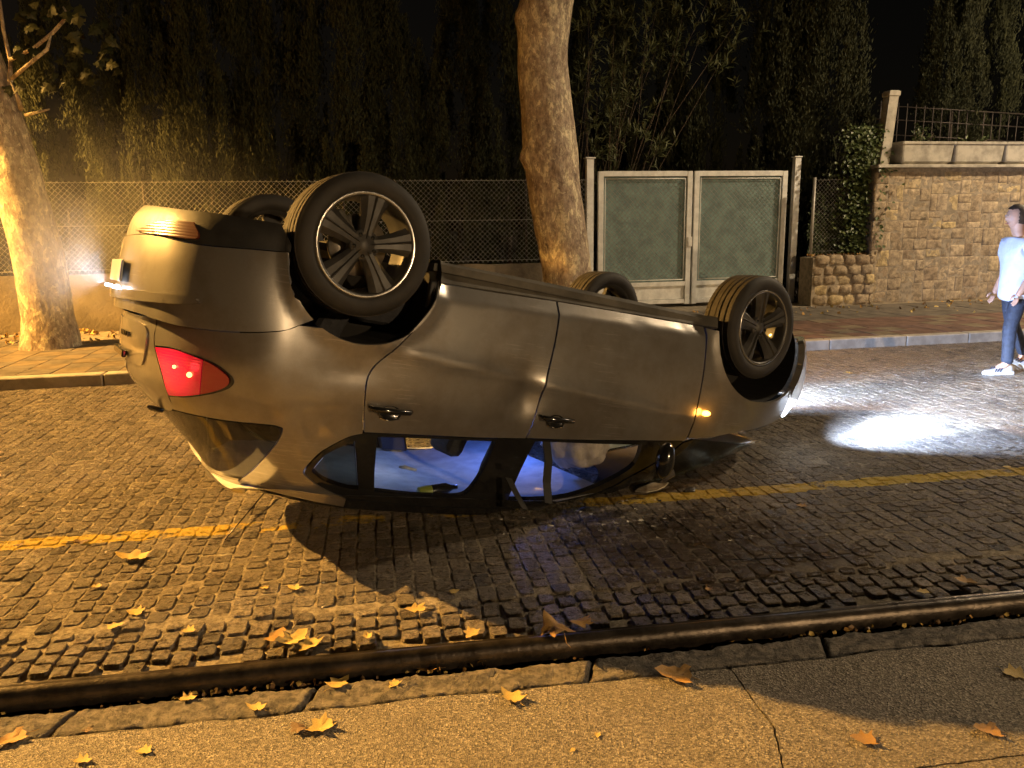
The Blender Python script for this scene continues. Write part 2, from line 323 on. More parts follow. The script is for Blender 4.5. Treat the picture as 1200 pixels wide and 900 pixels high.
road.add(V,[(ia*(nB+1)+ib,(ia+1)*(nB+1)+ib,(ia+1)*(nB+1)+ib+1,ia*(nB+1)+ib+1) for ia in range(nA) for ib in range(nB)],smooth=True)
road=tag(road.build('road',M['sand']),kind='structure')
g=MB().add([(-200,-200,-.16),(200,-200,-.16),(200,200,-.16),(-200,200,-.16)],[(0,1,2,3)]); tag(g.build('ground',M['soil']),kind='structure')
def sett_geo(c,la,lb,band,rnd):
    """one sett: bevelled uneven block. returns verts, faces"""
    h=.0008 if not band else .004; bz=.0035 if not band else .010
    rot=random.uniform(-.05,.05)*(2 if band else 1); A=(e1*math.cos(rot)+e2*math.sin(rot)); B=(e2*math.cos(rot)-e1*math.sin(rot))
    cor=[]
    for sx,sy in((-1,-1),(1,-1),(1,1),(-1,1)):
        cor.append((sx*la/2*random.uniform(.90,1.02),sy*lb/2*random.uniform(.91,1.02)))
    # 8-gon with cut corners
    ring=[]
    for i in range(4):
        p=cor[i]; q=cor[(i+1)%4]; r_=cor[i-1]
        def lerp(a,b,t): return (a[0]+(b[0]-a[0])*t,a[1]+(b[1]-a[1])*t)
        cut=random.uniform(.06,.2); ring+= [lerp(p,r_,cut),lerp(p,q,cut)]
    z0=-.06; tilt=(random.uniform(-.025,.025),random.uniform(-.025,.025)); dz=random.uniform(-.002,.0022)-(.012 if band else 0)
    V=[];n=8
    top=[]
    for lvl,(s,zz) in enumerate(((1,z0),(1,-bz),(.94 if not band else .89,h*.8))):
        for (x,y) in ring:
            zq=zz+(dz+tilt[0]*x+tilt[1]*y if lvl else 0)+(random.uniform(-.0016,.0016) if lvl==2 else 0)
            V.append(c+A*(x*s)+B*(y*s)+Vector((0,0,zq)))
    V.append(c+Vector((0,0,dz+h+random.uniform(-.001,.002)*(2 if band else 1))))
    F=[]
    for l in range(2):
        for i in range(n): F.append((l*n+i,l*n+(i+1)%n,(l+1)*n+(i+1)%n,(l+1)*n+i))
    F+= [(2*n+i,2*n+(i+1)%n,3*n) for i in range(n)]
    return V,F
setts=[]
a=-9.0
while a<14:
    wa=random.uniform(.074,.092); b=1.6+random.uniform(0,.1)
    while b<9.6:
        lb=random.choice((.075,.09,.10,.115,.135))*random.uniform(.93,1.07)
        c=e1*(a+wa/2+.012*math.sin(b*1.3))+e2*(b+lb/2)
        _,rb=ab(c); kb=(c-KA).dot(k2)
        if rb-lb/2>.012 and kb<.05:
            px,py=project(c)
            if -260<px<1460 and py<860: setts.append((c,wa,lb,rb,px,py))
        b+=lb
    a+=wa
def near_key(s): return (s[0].x**2+s[0].y**2)+(0 if -10<s[4]<1210 and s[5]<905 else 1e3)
setts.sort(key=near_key)
rest=MB()
for i,(c,wa,lb,rb,px,py) in enumerate(setts):
    band=rb<.40; gap=.006 if not band else .007; rv=min(1,max(0,random.gauss(.5,.24)))
    V,F=sett_geo(c,wa-gap,lb-gap,band,rv)
    if i<300:
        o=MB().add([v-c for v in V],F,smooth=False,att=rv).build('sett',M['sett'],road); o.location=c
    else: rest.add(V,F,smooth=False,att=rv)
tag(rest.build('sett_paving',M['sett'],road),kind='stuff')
# tram rail with its worn head, the open groove in front of it
prof=[(.0,-.06),(.0,-.004),(-.004,.006),(-.011,.010),(-.016,.003),(-.021,.0095),(-.034,.008),(-.048,.0),(-.058,-.014),(-.062,-.03),(-.062,-.052),(-.060,-.06),(-.052,-.10),(-.050,-.13)]
rm=MB(); V=[];F=[]; L=[x*.25 for x in range(-36,53)]
for x in L:
    for (b,z) in prof: V.append(RL(x,b,z+.012+.0015*fbm((x*2,b*9,0))))
n=len(prof)
for i in range(len(L)-1):
    for j in range(n-1): F.append((i*n+j,(i+1)*n+j,(i+1)*n+j+1,i*n+j+1))
rm.add(V,F,smooth=True); rail=rm.build('tram_rail',M['rail'],recalc=True); tag(rail,'worn dark steel tram rail between the cobbles and the rough kerb','rail')
# rough kerb stones this side of the rail
ZK=-.045
kb_root=tag(MB().add([RL(-9,-.05,-.15),RL(13,-.05,-.15),RL(13,-.4,-.15),RL(-9,-.4,-.15)],[(0,1,2,3)]).build('near_kerb',M['soil']),kind='structure')
jx=sorted([ab(ground(*q,ZK))[0] for q in ((70,868),(372,820),(706,793),(985,765),(1300,735))]); jx=[jx[0]-2.4,jx[0]-1.2]+jx+[jx[-1]+1.1,jx[-1]+2.3]
def kwid(x): return -.245+.012*fbm((x*3,5,0))
for i in range(len(jx)-1):
    x0,x1=jx[i]+.003,jx[i+1]-.003; nx=int((x1-x0)/.011); ny=15; V=[];F=[]
    for ix in range(nx+1):
        x=x0+(x1-x0)*ix/nx; e0=-.092+.010*fbm((x*7,1,0),1,4); e1_=kwid(x)+.008*fbm((x*11,3,0))
        for iy in range(ny+1):
            b=e0+(e1_-e0)*iy/ny; ed=min(iy,ny-iy,ix,nx-ix)
            sl=ix/nx; z=ZK+.009*fbm((x*9,b*14,i),1,3)+.006*fbm((x*42-b*20,b*55,i+3),1,4)-(.018 if ed==0 else 0)-.004*(ed==1)+random.uniform(-.0015,.0015)
            V.append(RL(x-.06*iy/ny,b,z))
    m=ny+1
    for ix in range(nx):
        for iy in range(ny): F.append((ix*m+iy,ix*m+iy+1,(ix+1)*m+iy+1,(ix+1)*m+iy))
    bnd=[ix*m for ix in range(nx+1)]+[nx*m+iy for iy in range(1,m)]+[ix*m+ny for ix in range(nx-1,-1,-1)]+[iy for iy in range(ny-1,0,-1)]
    mb=MB().add(V,F,smooth=True); q=[Vector(V[j]) for j in bnd]; nb=len(q)
    mb.add(q+[p-Vector((0,0,.09)) for p in q],[(j,(j+1)%nb,nb+(j+1)%nb,nb+j) for j in range(nb)])
    mb.build('kerb_stone',M['kerb'],kb_root,recalc=True)
# concrete slab on the near side, broken by two cracks
def jag(pts,amp=.006,step=.02):
    out=[]
    for p,q in zip(pts[:-1],pts[1:]):
        p,q=Vector(p),Vector(q); k=max(1,int((q-p).length/step)); nn=Vector((-(q-p).y,(q-p).x,0)).normalized()
        for i in range(k): t=p+(q-p)*i/k; out.append(t+nn*amp*fbm((t.x*26,t.y*26,0),1,4))
    return out+[Vector(pts[-1])]
ZS=-.042
def G(x,y): v=ground(x,y,ZS); return v
crack1=jag([RL(ab(G(865,795))[0],-.262),G(868,800),G(887,826),G(906,850),G(914,880),G(919,905),G(930,960),G(935,1200)])
crack2=jag([G(927,935),G(1010,912),G(1080,899),G(1130,893),G(1200,885),G(1330,872),G(1700,850)])
def edge(x0,x1): return [RL(x,kwid(x)-.012+.010*fbm((x*6,8,0),1,4)) for x in np.arange(x0,x1,.03)]
xa=ab(crack1[0])[0]
def off(c,s):
    out=[]
    for i,p in enumerate(c):
        d=(c[min(i+1,len(c)-1)]-c[max(i-1,0)]); nn=Vector((-d.y,d.x,0)).normalized(); wv=.0022+.002*abs(fbm((p.x*30,p.y*30,2),1,3)); out.append(p+nn*wv*s)
    return out
cr2i=min(range(len(crack1)),key=lambda i:(crack1[i]-crack2[0]).length)
far_b=-7
polyA=edge(-9,xa-.01)+off(crack1,-1)+[RL(ab(crack1[-1])[0],far_b),RL(-9,far_b)]
polyB=off(crack1[:cr2i],1)[::-1]+edge(xa+.01,9)+[RL(9,-.6)]+[off(crack2,1)[-1]]+off(crack2,1)[::-1]
polyC=off(crack2,-1)+[RL(9,-3),RL(9,far_b),RL(ab(crack1[-1])[0]+.02,far_b)]+off(crack1[cr2i:],1)[::-1]
slab=tag(MB().add([RL(-9,-.3,-.12),RL(9,-.3,-.12),RL(9,far_b,-.12),RL(-9,far_b,-.12)],[(0,1,2,3)]).build('near_pavement',M['soil']),kind='structure')
for poly in (polyA,polyB,polyC):
    pts=[Vector((p.x,p.y)) for p in poly]; n=len(pts); r=delaunay_2d_cdt(pts,[(i,(i+1)%n) for i in range(n)],[],1,1e-6)
    V=[(v.x,v.y,ZS+.003*fbm((v.x*5,v.y*5,0))) for v in r[0]]; mb=MB().add(V,[tuple(f) for f in r[2]])
    q=[Vector((p.x,p.y,ZS)) for p in pts]; mb.add(q+[p-Vector((0,0,.05)) for p in q],[(j,(j+1)%n,n+(j+1)%n,n+j) for j in range(n)])
    mb.build('concrete_slab',M['concrete'],slab,recalc=True)

# ------------------------------------------------------------------ far pavement
kr=tag(MB().add([K(-10,.02,.06),K(18,.02,.06),K(18,.17,.06),K(-10,.17,.06)],[(0,1,2,3)]).build('kerb',M['mortar']),kind='structure')
x=-8.
while x<17:
    l=random.uniform(.85,1.15); o=MB().box((0,0,0),(l-.012,.155,.20),bev=.014).build('kerb_stone',M['kerb_far'],kr); o.location=K(x+l/2,.085+random.uniform(-.004,.004),.02+random.uniform(-.003,.003)); o.rotation_euler=(0,0,KANG); x+=l
pv=tag(MB().add([K(-10,.165,.105),K(18,.165,.105),K(18,5.4,.105),K(-10,5.4,.105)],[(0,1,2,3)]).build('pavement',M['mortar']),kind='structure')
tv=[]
T_=.325; tm={}
for k in 'abc': tm[k]=MB().box((0,0,0),(T_-.008,T_-.008,.03),bev=.004)
tmesh={k:(tm[k].build('t',M['tile_'+k])) for k in tm}
tl=[]
for i in range(-20,72):
    for j in range(10):
        A_=-3+i*T_*.999; B_=.17+T_*(j+.5); 
        if j>=8 and (A_<7 and abs(A_-(-.3))<.6): continue
        c=K(A_,B_,.105); px,py=project(c)
        right=A_>6.5; k=('a' if (i+j)%2 else 'c') if not right else (('b' if (i+j)%2 else 'a') if j<5 else 'c')
        if right and k=='a' and random.random()<.45: k='b'
        if not right and random.random()<.12: k='c' if k=='a' else 'a'
        vis=-20<px<1220 and not(150<px<930 and py>340)
        tl.append((0 if vis else 1,c.length,c,k))
tl.sort(key=lambda q:(q[0],q[1]))
rest=MB()
for n_,(vv,_,c,k) in enumerate(tl):
    z=random.uniform(-.003,.003)
    if n_<300:
        o=bpy.data.objects.new('paving_tile',tmesh[k].data); col.objects.link(o); o.parent=pv; o.location=c+Vector((0,0,z)); o.rotation_euler=(random.uniform(-.006,.006),random.uniform(-.006,.006),KANG)
    elif -400<project(c)[0]<1600: rest.box(c+Vector((0,0,z)),(T_-.008,T_-.008,.03),rot=Matrix.Rotation(KANG,3,'Z'),mi='abc'.index(k))
tag(rest.build('paving_tiles',[M['tile_a'],M['tile_b'],M['tile_c']],pv),kind='stuff')
for o in tmesh.values(): bpy.data.objects.remove(o)

# ------------------------------------------------------------------ walls, fences, gate
KR=Matrix.Rotation(KANG,3,'Z')
def kbox(mb,a,b,z,d,bev=0,**k): return mb.box(K(a,b,z),d,rot=KR,bev=bev,**k)
def kobj(name,mb,mat,parent,a,b,z):
    """mesh built about its own origin in the street frame, placed at street coordinates"""
    o=mb.build(name,mat,parent); o.location=K(a,b,z); o.rotation_euler=(0,0,KANG); return o
def link_mesh(a0,a1,b,z0,z1,pitch=.078,r=.0024):
    mb=MB(); H=z1-z0; Lw=a1-a0; x=-H
    while x<Lw:
        for s in (1,-1):
            # line z=z0+t , a=x+t (or mirrored)
            t0=max(0,-x); t1=min(H,Lw-x)
            if t1-t0>.03:
                pa=[]
                for t in (t0,t1):
                    aa=x+t; aa=aa if s>0 else Lw-aa
                    pa.append(K(a0+aa,b+.003*s,z0+t))
                mb.tube(pa,r,3,cap=False,smooth=False)
        x+=pitch
    return mb
def pole(h,r): return MB().tube([(0,0,0),(0,0,h)],r,10)
# left: plastered low wall with chain-link on top
lw=empty('low_wall',K(0,3.82,.1)); tag(lw,'stained plaster low wall under the long wire fence behind the plane trees','wall')
V=[];F=[];nx,nz=90,8
A0,A1=-9,7.15
for i in range(nx+1):
    for j in range(nz+1):
        a=A0+(A1-A0)*i/nx; z=.83*j/nz; V.append(K(a,3.82+.03*fbm((a*1.5,z*2,3),1,4)+.015*j/nz,.10+z+(.02*fbm((a*2,9,0)) if j==nz else 0)))
F=[(i*(nz+1)+j,(i+1)*(nz+1)+j,(i+1)*(nz+1)+j+1,i*(nz+1)+j+1) for i in range(nx) for j in range(nz)]
mb=MB().add(V,F,smooth=True); kbox(mb,(A0+A1)/2,3.96,.51,(A1-A0-.01,.2,.81)); o=mb.build('wall_face',M['render_wall']); o.parent=lw; o.matrix_parent_inverse=Matrix.Translation(lw.location).inverted()
fen=empty('chain_link_fence',K(0,3.95,.93)); inv=Matrix.Translation(fen.location).inverted(); tag(fen,'long wire chain-link fence on the plaster low wall, left of the gate','fence')
def under(o,root): o.parent=root; o.matrix_parent_inverse=Matrix.Translation(root.location).inverted(); return o
under(tag(link_mesh(A0,7.2,3.95,.95,2.22).build('wire_mesh',M['galv']),kind='stuff'),fen)
for a in (-8,-5.2,-2.4,.6,3.4,6.2): under(MB().tube([K(a,3.99,.9),K(a,3.99,2.22)],.017,10).build('post',M['iron']),fen)
for z in (.98,1.6,2.2): under(MB().tube([K(A0,3.955,z),K(7.2,3.955,z)],.003,5).build('tension_wire',M['galv']),fen)
# gate
gt=empty('double_gate',K(9.1,4.3,.12)); tag(gt,'white steel double gate backed with green screening and wire mesh','gate')
def gb(name,a,b,z,d,mat='white_steel',bev=.006): return under(kbox(MB(),a,b,z,d,bev=bev).build(name,M[mat]),gt)
gb('post',7.33,4.3,1.33,(.12,.1,2.43)); gb('post',11.0,4.3,1.34,(.11,.1,2.45))
gb('post_cap',7.33,4.3,2.56,(.17,.14,.022)); gb('post_cap',11.0,4.3,2.58,(.14,.13,.022))
for (x0,x1) in ((7.46,9.10),(9.125,10.82)):
    for a in (x0+.05,x1-.05): gb('frame_bar',a,4.27,1.25,(.09,.06,2.2))
    for z,h in ((2.31,.085),(.50,.075),(.2,.07)): gb('frame_bar',(x0+x1)/2,4.272,z,(x1-x0-.19,.055,h))
    gb('kick_panel',(x0+x1)/2,4.285,.35,(x1-x0-.2,.012,.22),bev=.002)
    gb('screen',(x0+x1)/2,4.315,1.4,(x1-x0-.21,.008,1.72),'screen',bev=0)
    under(tag(link_mesh(x0+.11,x1-.11,4.265,.55,2.25,.088,.0046).build('wire_mesh',M['galv']),kind='stuff'),gt)
    for a in (x0+.125,x1-.125): under(MB().tube([K(a,4.262,.56),K(a,4.262,2.24)],.008,6).build('edge_rod',M['white_steel']),gt)
    for z in (.57,2.23): under(MB().tube([K(x0+.13,4.262,z),K(x1-.13,4.262,z)],.008,6).build('edge_rod',M['white_steel']),gt)
gb('lock_box',9.07,4.235,1.2,(.07,.03,.16),bev=.004)
# right: chain-link on rubble wall
f2=empty('chain_link_fence',K(11.5,3.95,.95)); tag(f2,'short wire chain-link fence on the rubble wall beside the gate post','fence')
under(tag(link_mesh(11.12,12.15,3.95,.95,2.2,.07).build('wire_mesh',M['galv']),kind='stuff'),f2)
for a in (11.14,): under(MB().tube([K(a,3.95,.9),K(a,3.95,2.22)],.026,10).build('post',M['galv']),f2)
for z in (1.0,2.18): under(MB().tube([K(11.14,3.95,z),K(12.15,3.95,z)],.003,5).build('tension_wire',M['galv']),f2)
def stone_obj(w_,h_,poly,depth,parent,a,b,z,seed,amp=.014):
    """a rough-faced stone: outline poly (a,z about centre), front bulging towards -b"""
    n=len(poly); V=[];F=[]
    for lvl,(s,dp) in enumerate(((1,.05),(1,-depth*.35),(.90,-depth*.8),(.5,-depth))):
        for i,(x,y) in enumerate(poly):
            jx=amp*.5*fbm((x*9+seed,y*9,lvl)); dd=dp+(amp*fbm((x*7+seed,y*7,lvl+5),1,4) if lvl>1 else 0)
            V.append((x*s+jx,dd,y*s+amp*.5*fbm((x*9,y*9+seed,lvl+9))))
    V.append((0,-depth+amp*fbm((seed,2,3)),0))
    for l in range(3):
        for i in range(n): F.append((l*n+i,l*n+(i+1)%n,(l+1)*n+(i+1)%n,(l+1)*n+i))
    F+=[(3*n+i,3*n+(i+1)%n,4*n) for i in range(n)]
    o=MB().add(V,F,smooth=True).build('stone',M['stone']); o.parent=parent; o.matrix_parent_inverse=Matrix.Translation(parent.location).inverted(); o.location=K(a,b,z); o.rotation_euler=(0,0,KANG); return o
def rectpoly(w_,h_,k=3):
    p=[]; 
    for (x0,y0),(x1,y1) in zip(((-1,-1),(1,-1),(1,1),(-1,1)),((1,-1),(1,1),(-1,1),(-1,-1))):
        for i in range(k): t=i/k; p.append(((x0+(x1-x0)*t)*w_/2,(y0+(y1-y0)*t)*h_/2))
    return p
def split(x,z,w_,h_,out):
    if w_*h_<.075 and w_<.42 and h_<.32 or (w_<.2 and h_<.2): out.append((x,z,w_,h_)); return
    t=random.uniform(.36,.64)
    if w_>h_*random.uniform(.8,1.5): split(x,z,w_*t,h_,out); split(x+w_*t,z,w_*(1-t),h_,out)
    else: split(x,z,w_,h_*t,out); split(x,z+h_*t,w_,h_*(1-t),out)
tw=empty('stone_wall',K(14.6,3.65,.1)); tag(tw,'tall ochre wall of squared stones carrying the concrete planters','wall')
under(kbox(MB(),14.9,3.86,1.2,(5.6,.4,2.3)).build('wall_core',M['mortar']),tw)
cells=[]; split(12.08,.12,5.5,2.17,cells)
for i,(x,z,w_,h_) in enumerate(cells): stone_obj(w_,h_,rectpoly(w_-.004,h_-.004),random.uniform(.004,.018),tw,x+w_/2,3.665,z+h_/2,i*3.7)
under(kbox(MB(),14.9,3.82,2.375,(5.75,.56,.05),bev=.008).build('coping',M['cast']),tw)
rw=empty('rubble_wall',K(11.4,3.5,.1)); tag(rw,'low wall of rough rubble stones between the gate post and the tall wall','wall')
under(kbox(MB(),11.55,3.78,.5,(1.16,.4,.82)).build('wall_core',M['mortar']),rw)
pts=[]
for j in range(5):
    x=10.95+random.uniform(0,.05)
    while x<12.06:
        w_=random.uniform(.16,.30); pts.append((x,.12+.165*j,min(w_,12.12-x),.165)); x+=w_
for i,(x,z,w_,h_) in enumerate(pts):
    if w_<.06: continue
    n=9; poly=[(math.copysign(abs(math.cos(2*PI*k/n))**.6,math.cos(2*PI*k/n))*w_*.52*random.uniform(.8,1.08),math.copysign(abs(math.sin(2*PI*k/n))**.6,math.sin(2*PI*k/n))*h_*.56*random.uniform(.8,1.1)) for k in range(n)]
    poly=[(max(-w_/2,min(w_/2,p)),max(-h_/2-.005,min(h_/2+.005,q))) for p,q in poly]
    stone_obj(w_,h_,poly,random.uniform(.03,.07),rw,x+w_/2,3.60,z+h_/2,i*2.3+50,.03)
# planters on the wall
def planter(w_):
    mb=MB(); o_=[(-w_/2,0),(w_/2,0)]
    V=[];F=[]
    prof=[(.0,.0),(.0,.02),(-.035,.05),(-.055,.31),(-.075,.33),(-.075,.37),(-.035,.37),(-.03,.30)]
    ring=[]
    for (dx,z) in prof:
        hw=w_/2+dx*0-.0; e=-dx
        hw=w_/2-.05+e; hd=.15+e
        ring.append([(-hw,-hd,z),(hw,-hd,z),(hw,hd,z),(-hw,hd,z)])
    # round-cornered rings
    V=[];m=0
    for r_ in ring:
        hx,hy,z=r_[2]; c_=.035; pts=[]
        for (sx,sy,a0) in ((1,-1,-90),(1,1,0),(-1,1,90),(-1,-1,180)):
            for t in (0,45,90): pts.append((sx*(hx-c_)+c_*math.cos(R(a0+t)),sy*(hy-c_)+c_*math.sin(R(a0+t)),z))
        m=len(pts); V+=pts
    for l in range(len(ring)-1): F+=[(l*m+i,l*m+(i+1)%m,(l+1)*m+(i+1)%m,(l+1)*m+i) for i in range(m)]
    F.append(tuple(range(m))[::-1]); F.append(tuple((len(ring)-1)*m+i for i in range(m)))
    return mb.add(V,F)
plab=['concrete planter trough on the stone wall next to the leaning post','middle concrete planter trough on the stone wall','concrete planter trough on the stone wall under the tall leafy plant','concrete planter trough at the far end of the stone wall']
for i,(a,w_) in enumerate(((12.99,.97),(13.98,.95),(14.96,.95),(15.95,.95))):
    o=kobj('planter',planter(w_),M['cast'],None,a,3.82,2.405); tag(o,plab[i],'planter','planters on the wall')
    for s in (-1,1): 
        q=MB().box((s*w_*.33,0,-.001),(.1,.22,.012)).build('foot',M['cast'],o)
p=MB()
V=[];hs=[(.0,.17),(1.1,.17),(1.12,.2),(1.18,.2),(1.2,.15)]
for h,s in hs: V+=[(-s/2+.08*h,-s/2,h),(s/2+.08*h,-s/2,h),(s/2+.08*h,s/2,h),(-s/2+.08*h,s/2,h)]
p.add(V,[(l*4+i,l*4+(i+1)%4,(l+1)*4+(i+1)%4,(l+1)*4+i) for l in range(4) for i in range(4)]+[(16,17,18,19)])
o=kobj('concrete_post',p,M['cast'],None,12.3,3.86,2.4); tag(o,'pale concrete post leaning at the corner of the stone wall','post')
tr=empty('trellis',K(13.6,4.2,2.4)); tag(tr,'dark iron trellis fence behind the planters','trellis')
for a in np.arange(12.45,15.9,.17): under(MB().tube([K(a,4.2,2.3),K(a,4.2,3.5-.25*((a-12.4)/3))],.009,6).build('bar',M['iron']),tr)
for z in (2.7,2.95,3.2,3.42): under(MB().tube([K(12.4,4.2,z),K(15.9,4.2,z-.14)],.010,6).build('rail',M['iron']),tr)

# ------------------------------------------------------------------ trees and plants
def leaf_quad(mb,p,d,n,l,w_,att,fold=.25):
    d=d.normalized(); s=d.cross(n).normalized(); n=s.cross(d)
    mb.add([p,p+d*l*.5+s*w_*.5+n*fold*w_,p+d*l,p+d*l*.5-s*w_*.5+n*fold*w_],[(0,1,2),(0,2,3)],att=att)
def rv(): 
    v=Vector((random.gauss(0,1),random.gauss(0,1),random.gauss(0,1))); return v.normalized()
def cypress_mesh(h,r,n,seed):
    random.seed(seed); mb=MB()
    # upright plumes, each a spray of small scale-leaf tufts
    plumes=[]
    for i in range(110):
        t=random.random()**1.15; a=random.uniform(0,2*PI); rr=r*(1-.75*t**1.6)*random.uniform(.55,1)
        plumes.append((Vector((math.cos(a)*rr,math.sin(a)*rr,h*(-.03+.88*t))),random.uniform(.5,1.05),random.uniform(.10,.2)))
    for i in range(n):
        b,L,w_=random.choice(plumes); t=random.random(); out=Vector((b.x,b.y,0)); 
        p=b+Vector((0,0,L*t))+Vector((random.gauss(0,1),random.gauss(0,1),0))*w_*(1-t*.85)*.6-out*.10*t
        d=Vector((random.gauss(0,.35),random.gauss(0,.35),1))+out.normalized()*.25
        leaf_quad(mb,p,d,rv(),random.uniform(.045,.10),random.uniform(.016,.028),min(1,max(0,random.gauss(.45,.25)*(.5+.6*t))))
    return mb
trunkm=MB().tube([(0,0,-.3),(.02,0,.8),(0,.02,1.7)],[.07,.05,.02],8)
protos=[]
for i,(h,r,n) in enumerate(((6.5,.85,36000),(7.5,.8,38000),(5.6,.95,36000))):
    root=empty('cypress_tree'); cypress_mesh(h,r,n,11+i).build('crown',M['cypress'],root); trunkm.build('trunk',M['iron'] if False else pm('dark cypress wood',(.035,.025,.018),.9,var=.3),root); protos.append(root)
random.seed(21)
CYL='dark dense cypress of the hedge standing behind the wire fence'
spots=[(-7.6,5.2),(-6.4,5.6),(-5.3,5.2),(-4.1,5.5),(-3.0,5.15),(-1.9,5.5),(-.8,5.2),(.3,5.45),(1.3,5.1),(2.35,5.4),(3.3,5.05),(4.3,5.35),(5.25,5.1),(6.2,5.45)]
used=set()
def place_cyp(k,a,b,z,s,label,group):
    if k not in used: o=protos[k]; used.add(k)
    else: o=copy_tree(protos[k])
    o.location=K(a,b,z); o.rotation_euler=(random.uniform(-.03,.03),random.uniform(-.03,.03),random.uniform(0,6)); o.scale=(s,s,s*random.uniform(.92,1.1)); tag(o,label,'tree',group); return o
for i,(a,b) in enumerate(spots): place_cyp(i%3,a,b,.3,random.uniform(.9,1.12),CYL,'cypress hedge')
place_cyp(0,11.35,5.6,.1,1.25,'tall dark cypress right behind the gate post and the short wire fence','cypresses by the gate')
place_cyp(1,10.2,6.6,.1,1.3,'dark cypress behind the right leaf of the double gate','cypresses by the gate')
place_cyp(2,12.1,5.2,.1,1.15,'dark cypress growing at the corner of the stone wall','cypresses by the gate')
place_cyp(2,14.3,4.75,2.0,.8,'brownish cypress rising behind the middle planter','cypresses by the gate')
place_cyp(0,15.8,5.8,1.6,.95,'tall cypress behind the far planter','cypresses by the gate')
place_cyp(1,8.6,7.6,.1,1.25,'dark cypress behind the left leaf of the double gate','cypresses by the gate')
def bark_trunk(path,rad,seed,burls=(),ns=40):
    V=[];F=[];n=36; pts=[Vector(p) for p in path]
    # catmull along path
    P=[];Rr=[]
    for i in range(len(pts)-1):
        p0,p1,p2,p3=pts[max(i-1,0)],pts[i],pts[i+1],pts[min(i+2,len(pts)-1)]
        for k in range(8):
            t=k/8; P.append(.5*((2*p1)+(-p0+p2)*t+(2*p0-5*p1+4*p2-p3)*t*t+(-p0+3*p1-3*p2+p3)*t**3)); Rr.append(rad[i]+(rad[i+1]-rad[i])*t)
    P.append(pts[-1]); Rr.append(rad[-1])
    for i,p in enumerate(P):
        for j in range(n):
            a=2*PI*j/n; d=Vector((math.cos(a),math.sin(a),0)); r_=Rr[i]*(1+.07*fbm((d.x*1.3+seed,d.y*1.3,p.z*.9),1,3)+.02*fbm((d.x*6,d.y*6,p.z*5+seed),1,3))
            q=p+d*r_
            for (bp,br,bh) in burls:
                dd=(q-Vector(bp)).length
                if dd<br*2.2: r_+=bh*math.exp(-(dd/br)**2)
            V.append(p+d*r_)
    F=[(i*n+j,i*n+(j+1)%n,(i+1)*n+(j+1)%n,(i+1)*n+j) for i in range(len(P)-1) for j in range(n)]
    F.append(tuple((len(P)-1)*n+j for j in range(n)))
    return MB().add(V,F,smooth=True)
def plane_leaf(mb,p,d,up,s,att):
    d=d.normalized(); sd=d.cross(up).normalized(); up=sd.cross(d)
    out=[(0,0),(.12,.34),(.05,.5),(.30,.46),(.38,.28),(.55,.42),(.62,.22),(1,0)]
    pts=out+[(x,-y) for x,y in out[-2:0:-1]]
    V=[p+d*(x*s)+sd*(y*s)+up*(-.10*s*abs(y)*2-.12*s*x*x+.03*s*random.uniform(-1,1)) for x,y in pts]; c=p+d*s*.45; n=len(V)
    mb.add(V+[c],[(i,(i+1)%n,n) for i in range(n)],att=att)
# left plane tree: leans over the road's end
t1=empty('plane_tree',(-5.77,9.93,.1)); tag(t1,'leaning plane tree with flaky pale trunk beside the low wall','tree')
y0=9.93
def tp(px,py,Y): return at_depth(px,py,Y)
c0=Vector((-5.77,9.93,.08))
pth=[c0,tp(56,370,y0),tp(44,300,y0),tp(22,220,y0-.05),tp(0,150,y0-.1),tp(-22,80,y0-.15),tp(-50,0,y0-.2),tp(-90,-120,y0-.3)]
under(bark_trunk(pth,[.37,.30,.285,.275,.28,.26,.24,.21],3).build('trunk',M['bark']),t1)
b0=tp(25,128,y0-.2); b1=tp(12,72,y0-.3); b2=tp(2,20,y0-.35)
brl=[[b0,tp(20,112,9.55),tp(12,95,9.5)],[tp(12,95,9.5),b1,tp(4,35,9.5),tp(-4,-30,9.5)],[tp(12,70,9.5),tp(40,56,9.45),tp(62,38,9.4),tp(80,18,9.4),tp(74,8,9.4)],[tp(14,92,9.5),tp(35,74,9.4),tp(55,58,9.4),tp(60,40,9.4)],[tp(30,135,9.6),tp(58,128,9.5)]]
for i,q in enumerate(brl): under(MB().tube(q,[.03 if i<2 else .022]*1+[.02]*(len(q)-2)+[.009],7).build('branch',M['bark']),t1)
mb=MB(); random.seed(5)
cl=[(70,6),(80,12),(48,10),(92,22),(48,30),(30,36),(95,54),(113,54),(116,68),(132,78),(98,86),(108,88),(66,90),(76,72),(60,100),(40,60),(25,15),(10,55),(120,30),(20,95),(90,40),(60,15),(130,50)]
for (x,y) in cl:
    for k in range(2): plane_leaf(mb,tp(x+random.uniform(-8,8),y+random.uniform(-6,6),9.4+random.uniform(-.3,.3)),Vector((random.uniform(-1,1),random.uniform(-.6,.2),random.uniform(-1,.1))),Vector((random.uniform(-.5,.5),-1,.6)),random.uniform(.11,.19),random.random())
for k in range(260):
    x=random.gauss(-60,110); y=random.gauss(-330,90)
    plane_leaf(mb,tp(x,min(y,-150),9.6+random.uniform(-1.2,1)),Vector((random.uniform(-1,1),random.uniform(-1,1),random.uniform(-1,.1))),rv(),random.uniform(.12,.2),random.random())
for k in range(330):  # unseen leaf clump added to shade the shoots and hedge from the lamp
    c=Vector((-8.1,8.5,5.15))+Vector((random.gauss(0,.45),random.gauss(0,.5),random.gauss(0,.33))); plane_leaf(mb,c,Vector((random.uniform(-1,1),random.uniform(-1,1),random.uniform(-1,.1))),Vector((.8,-.3,.5))+rv()*.4,random.uniform(.16,.26),random.random())
under(mb.build('crown',M['plane_leaf']),t1)
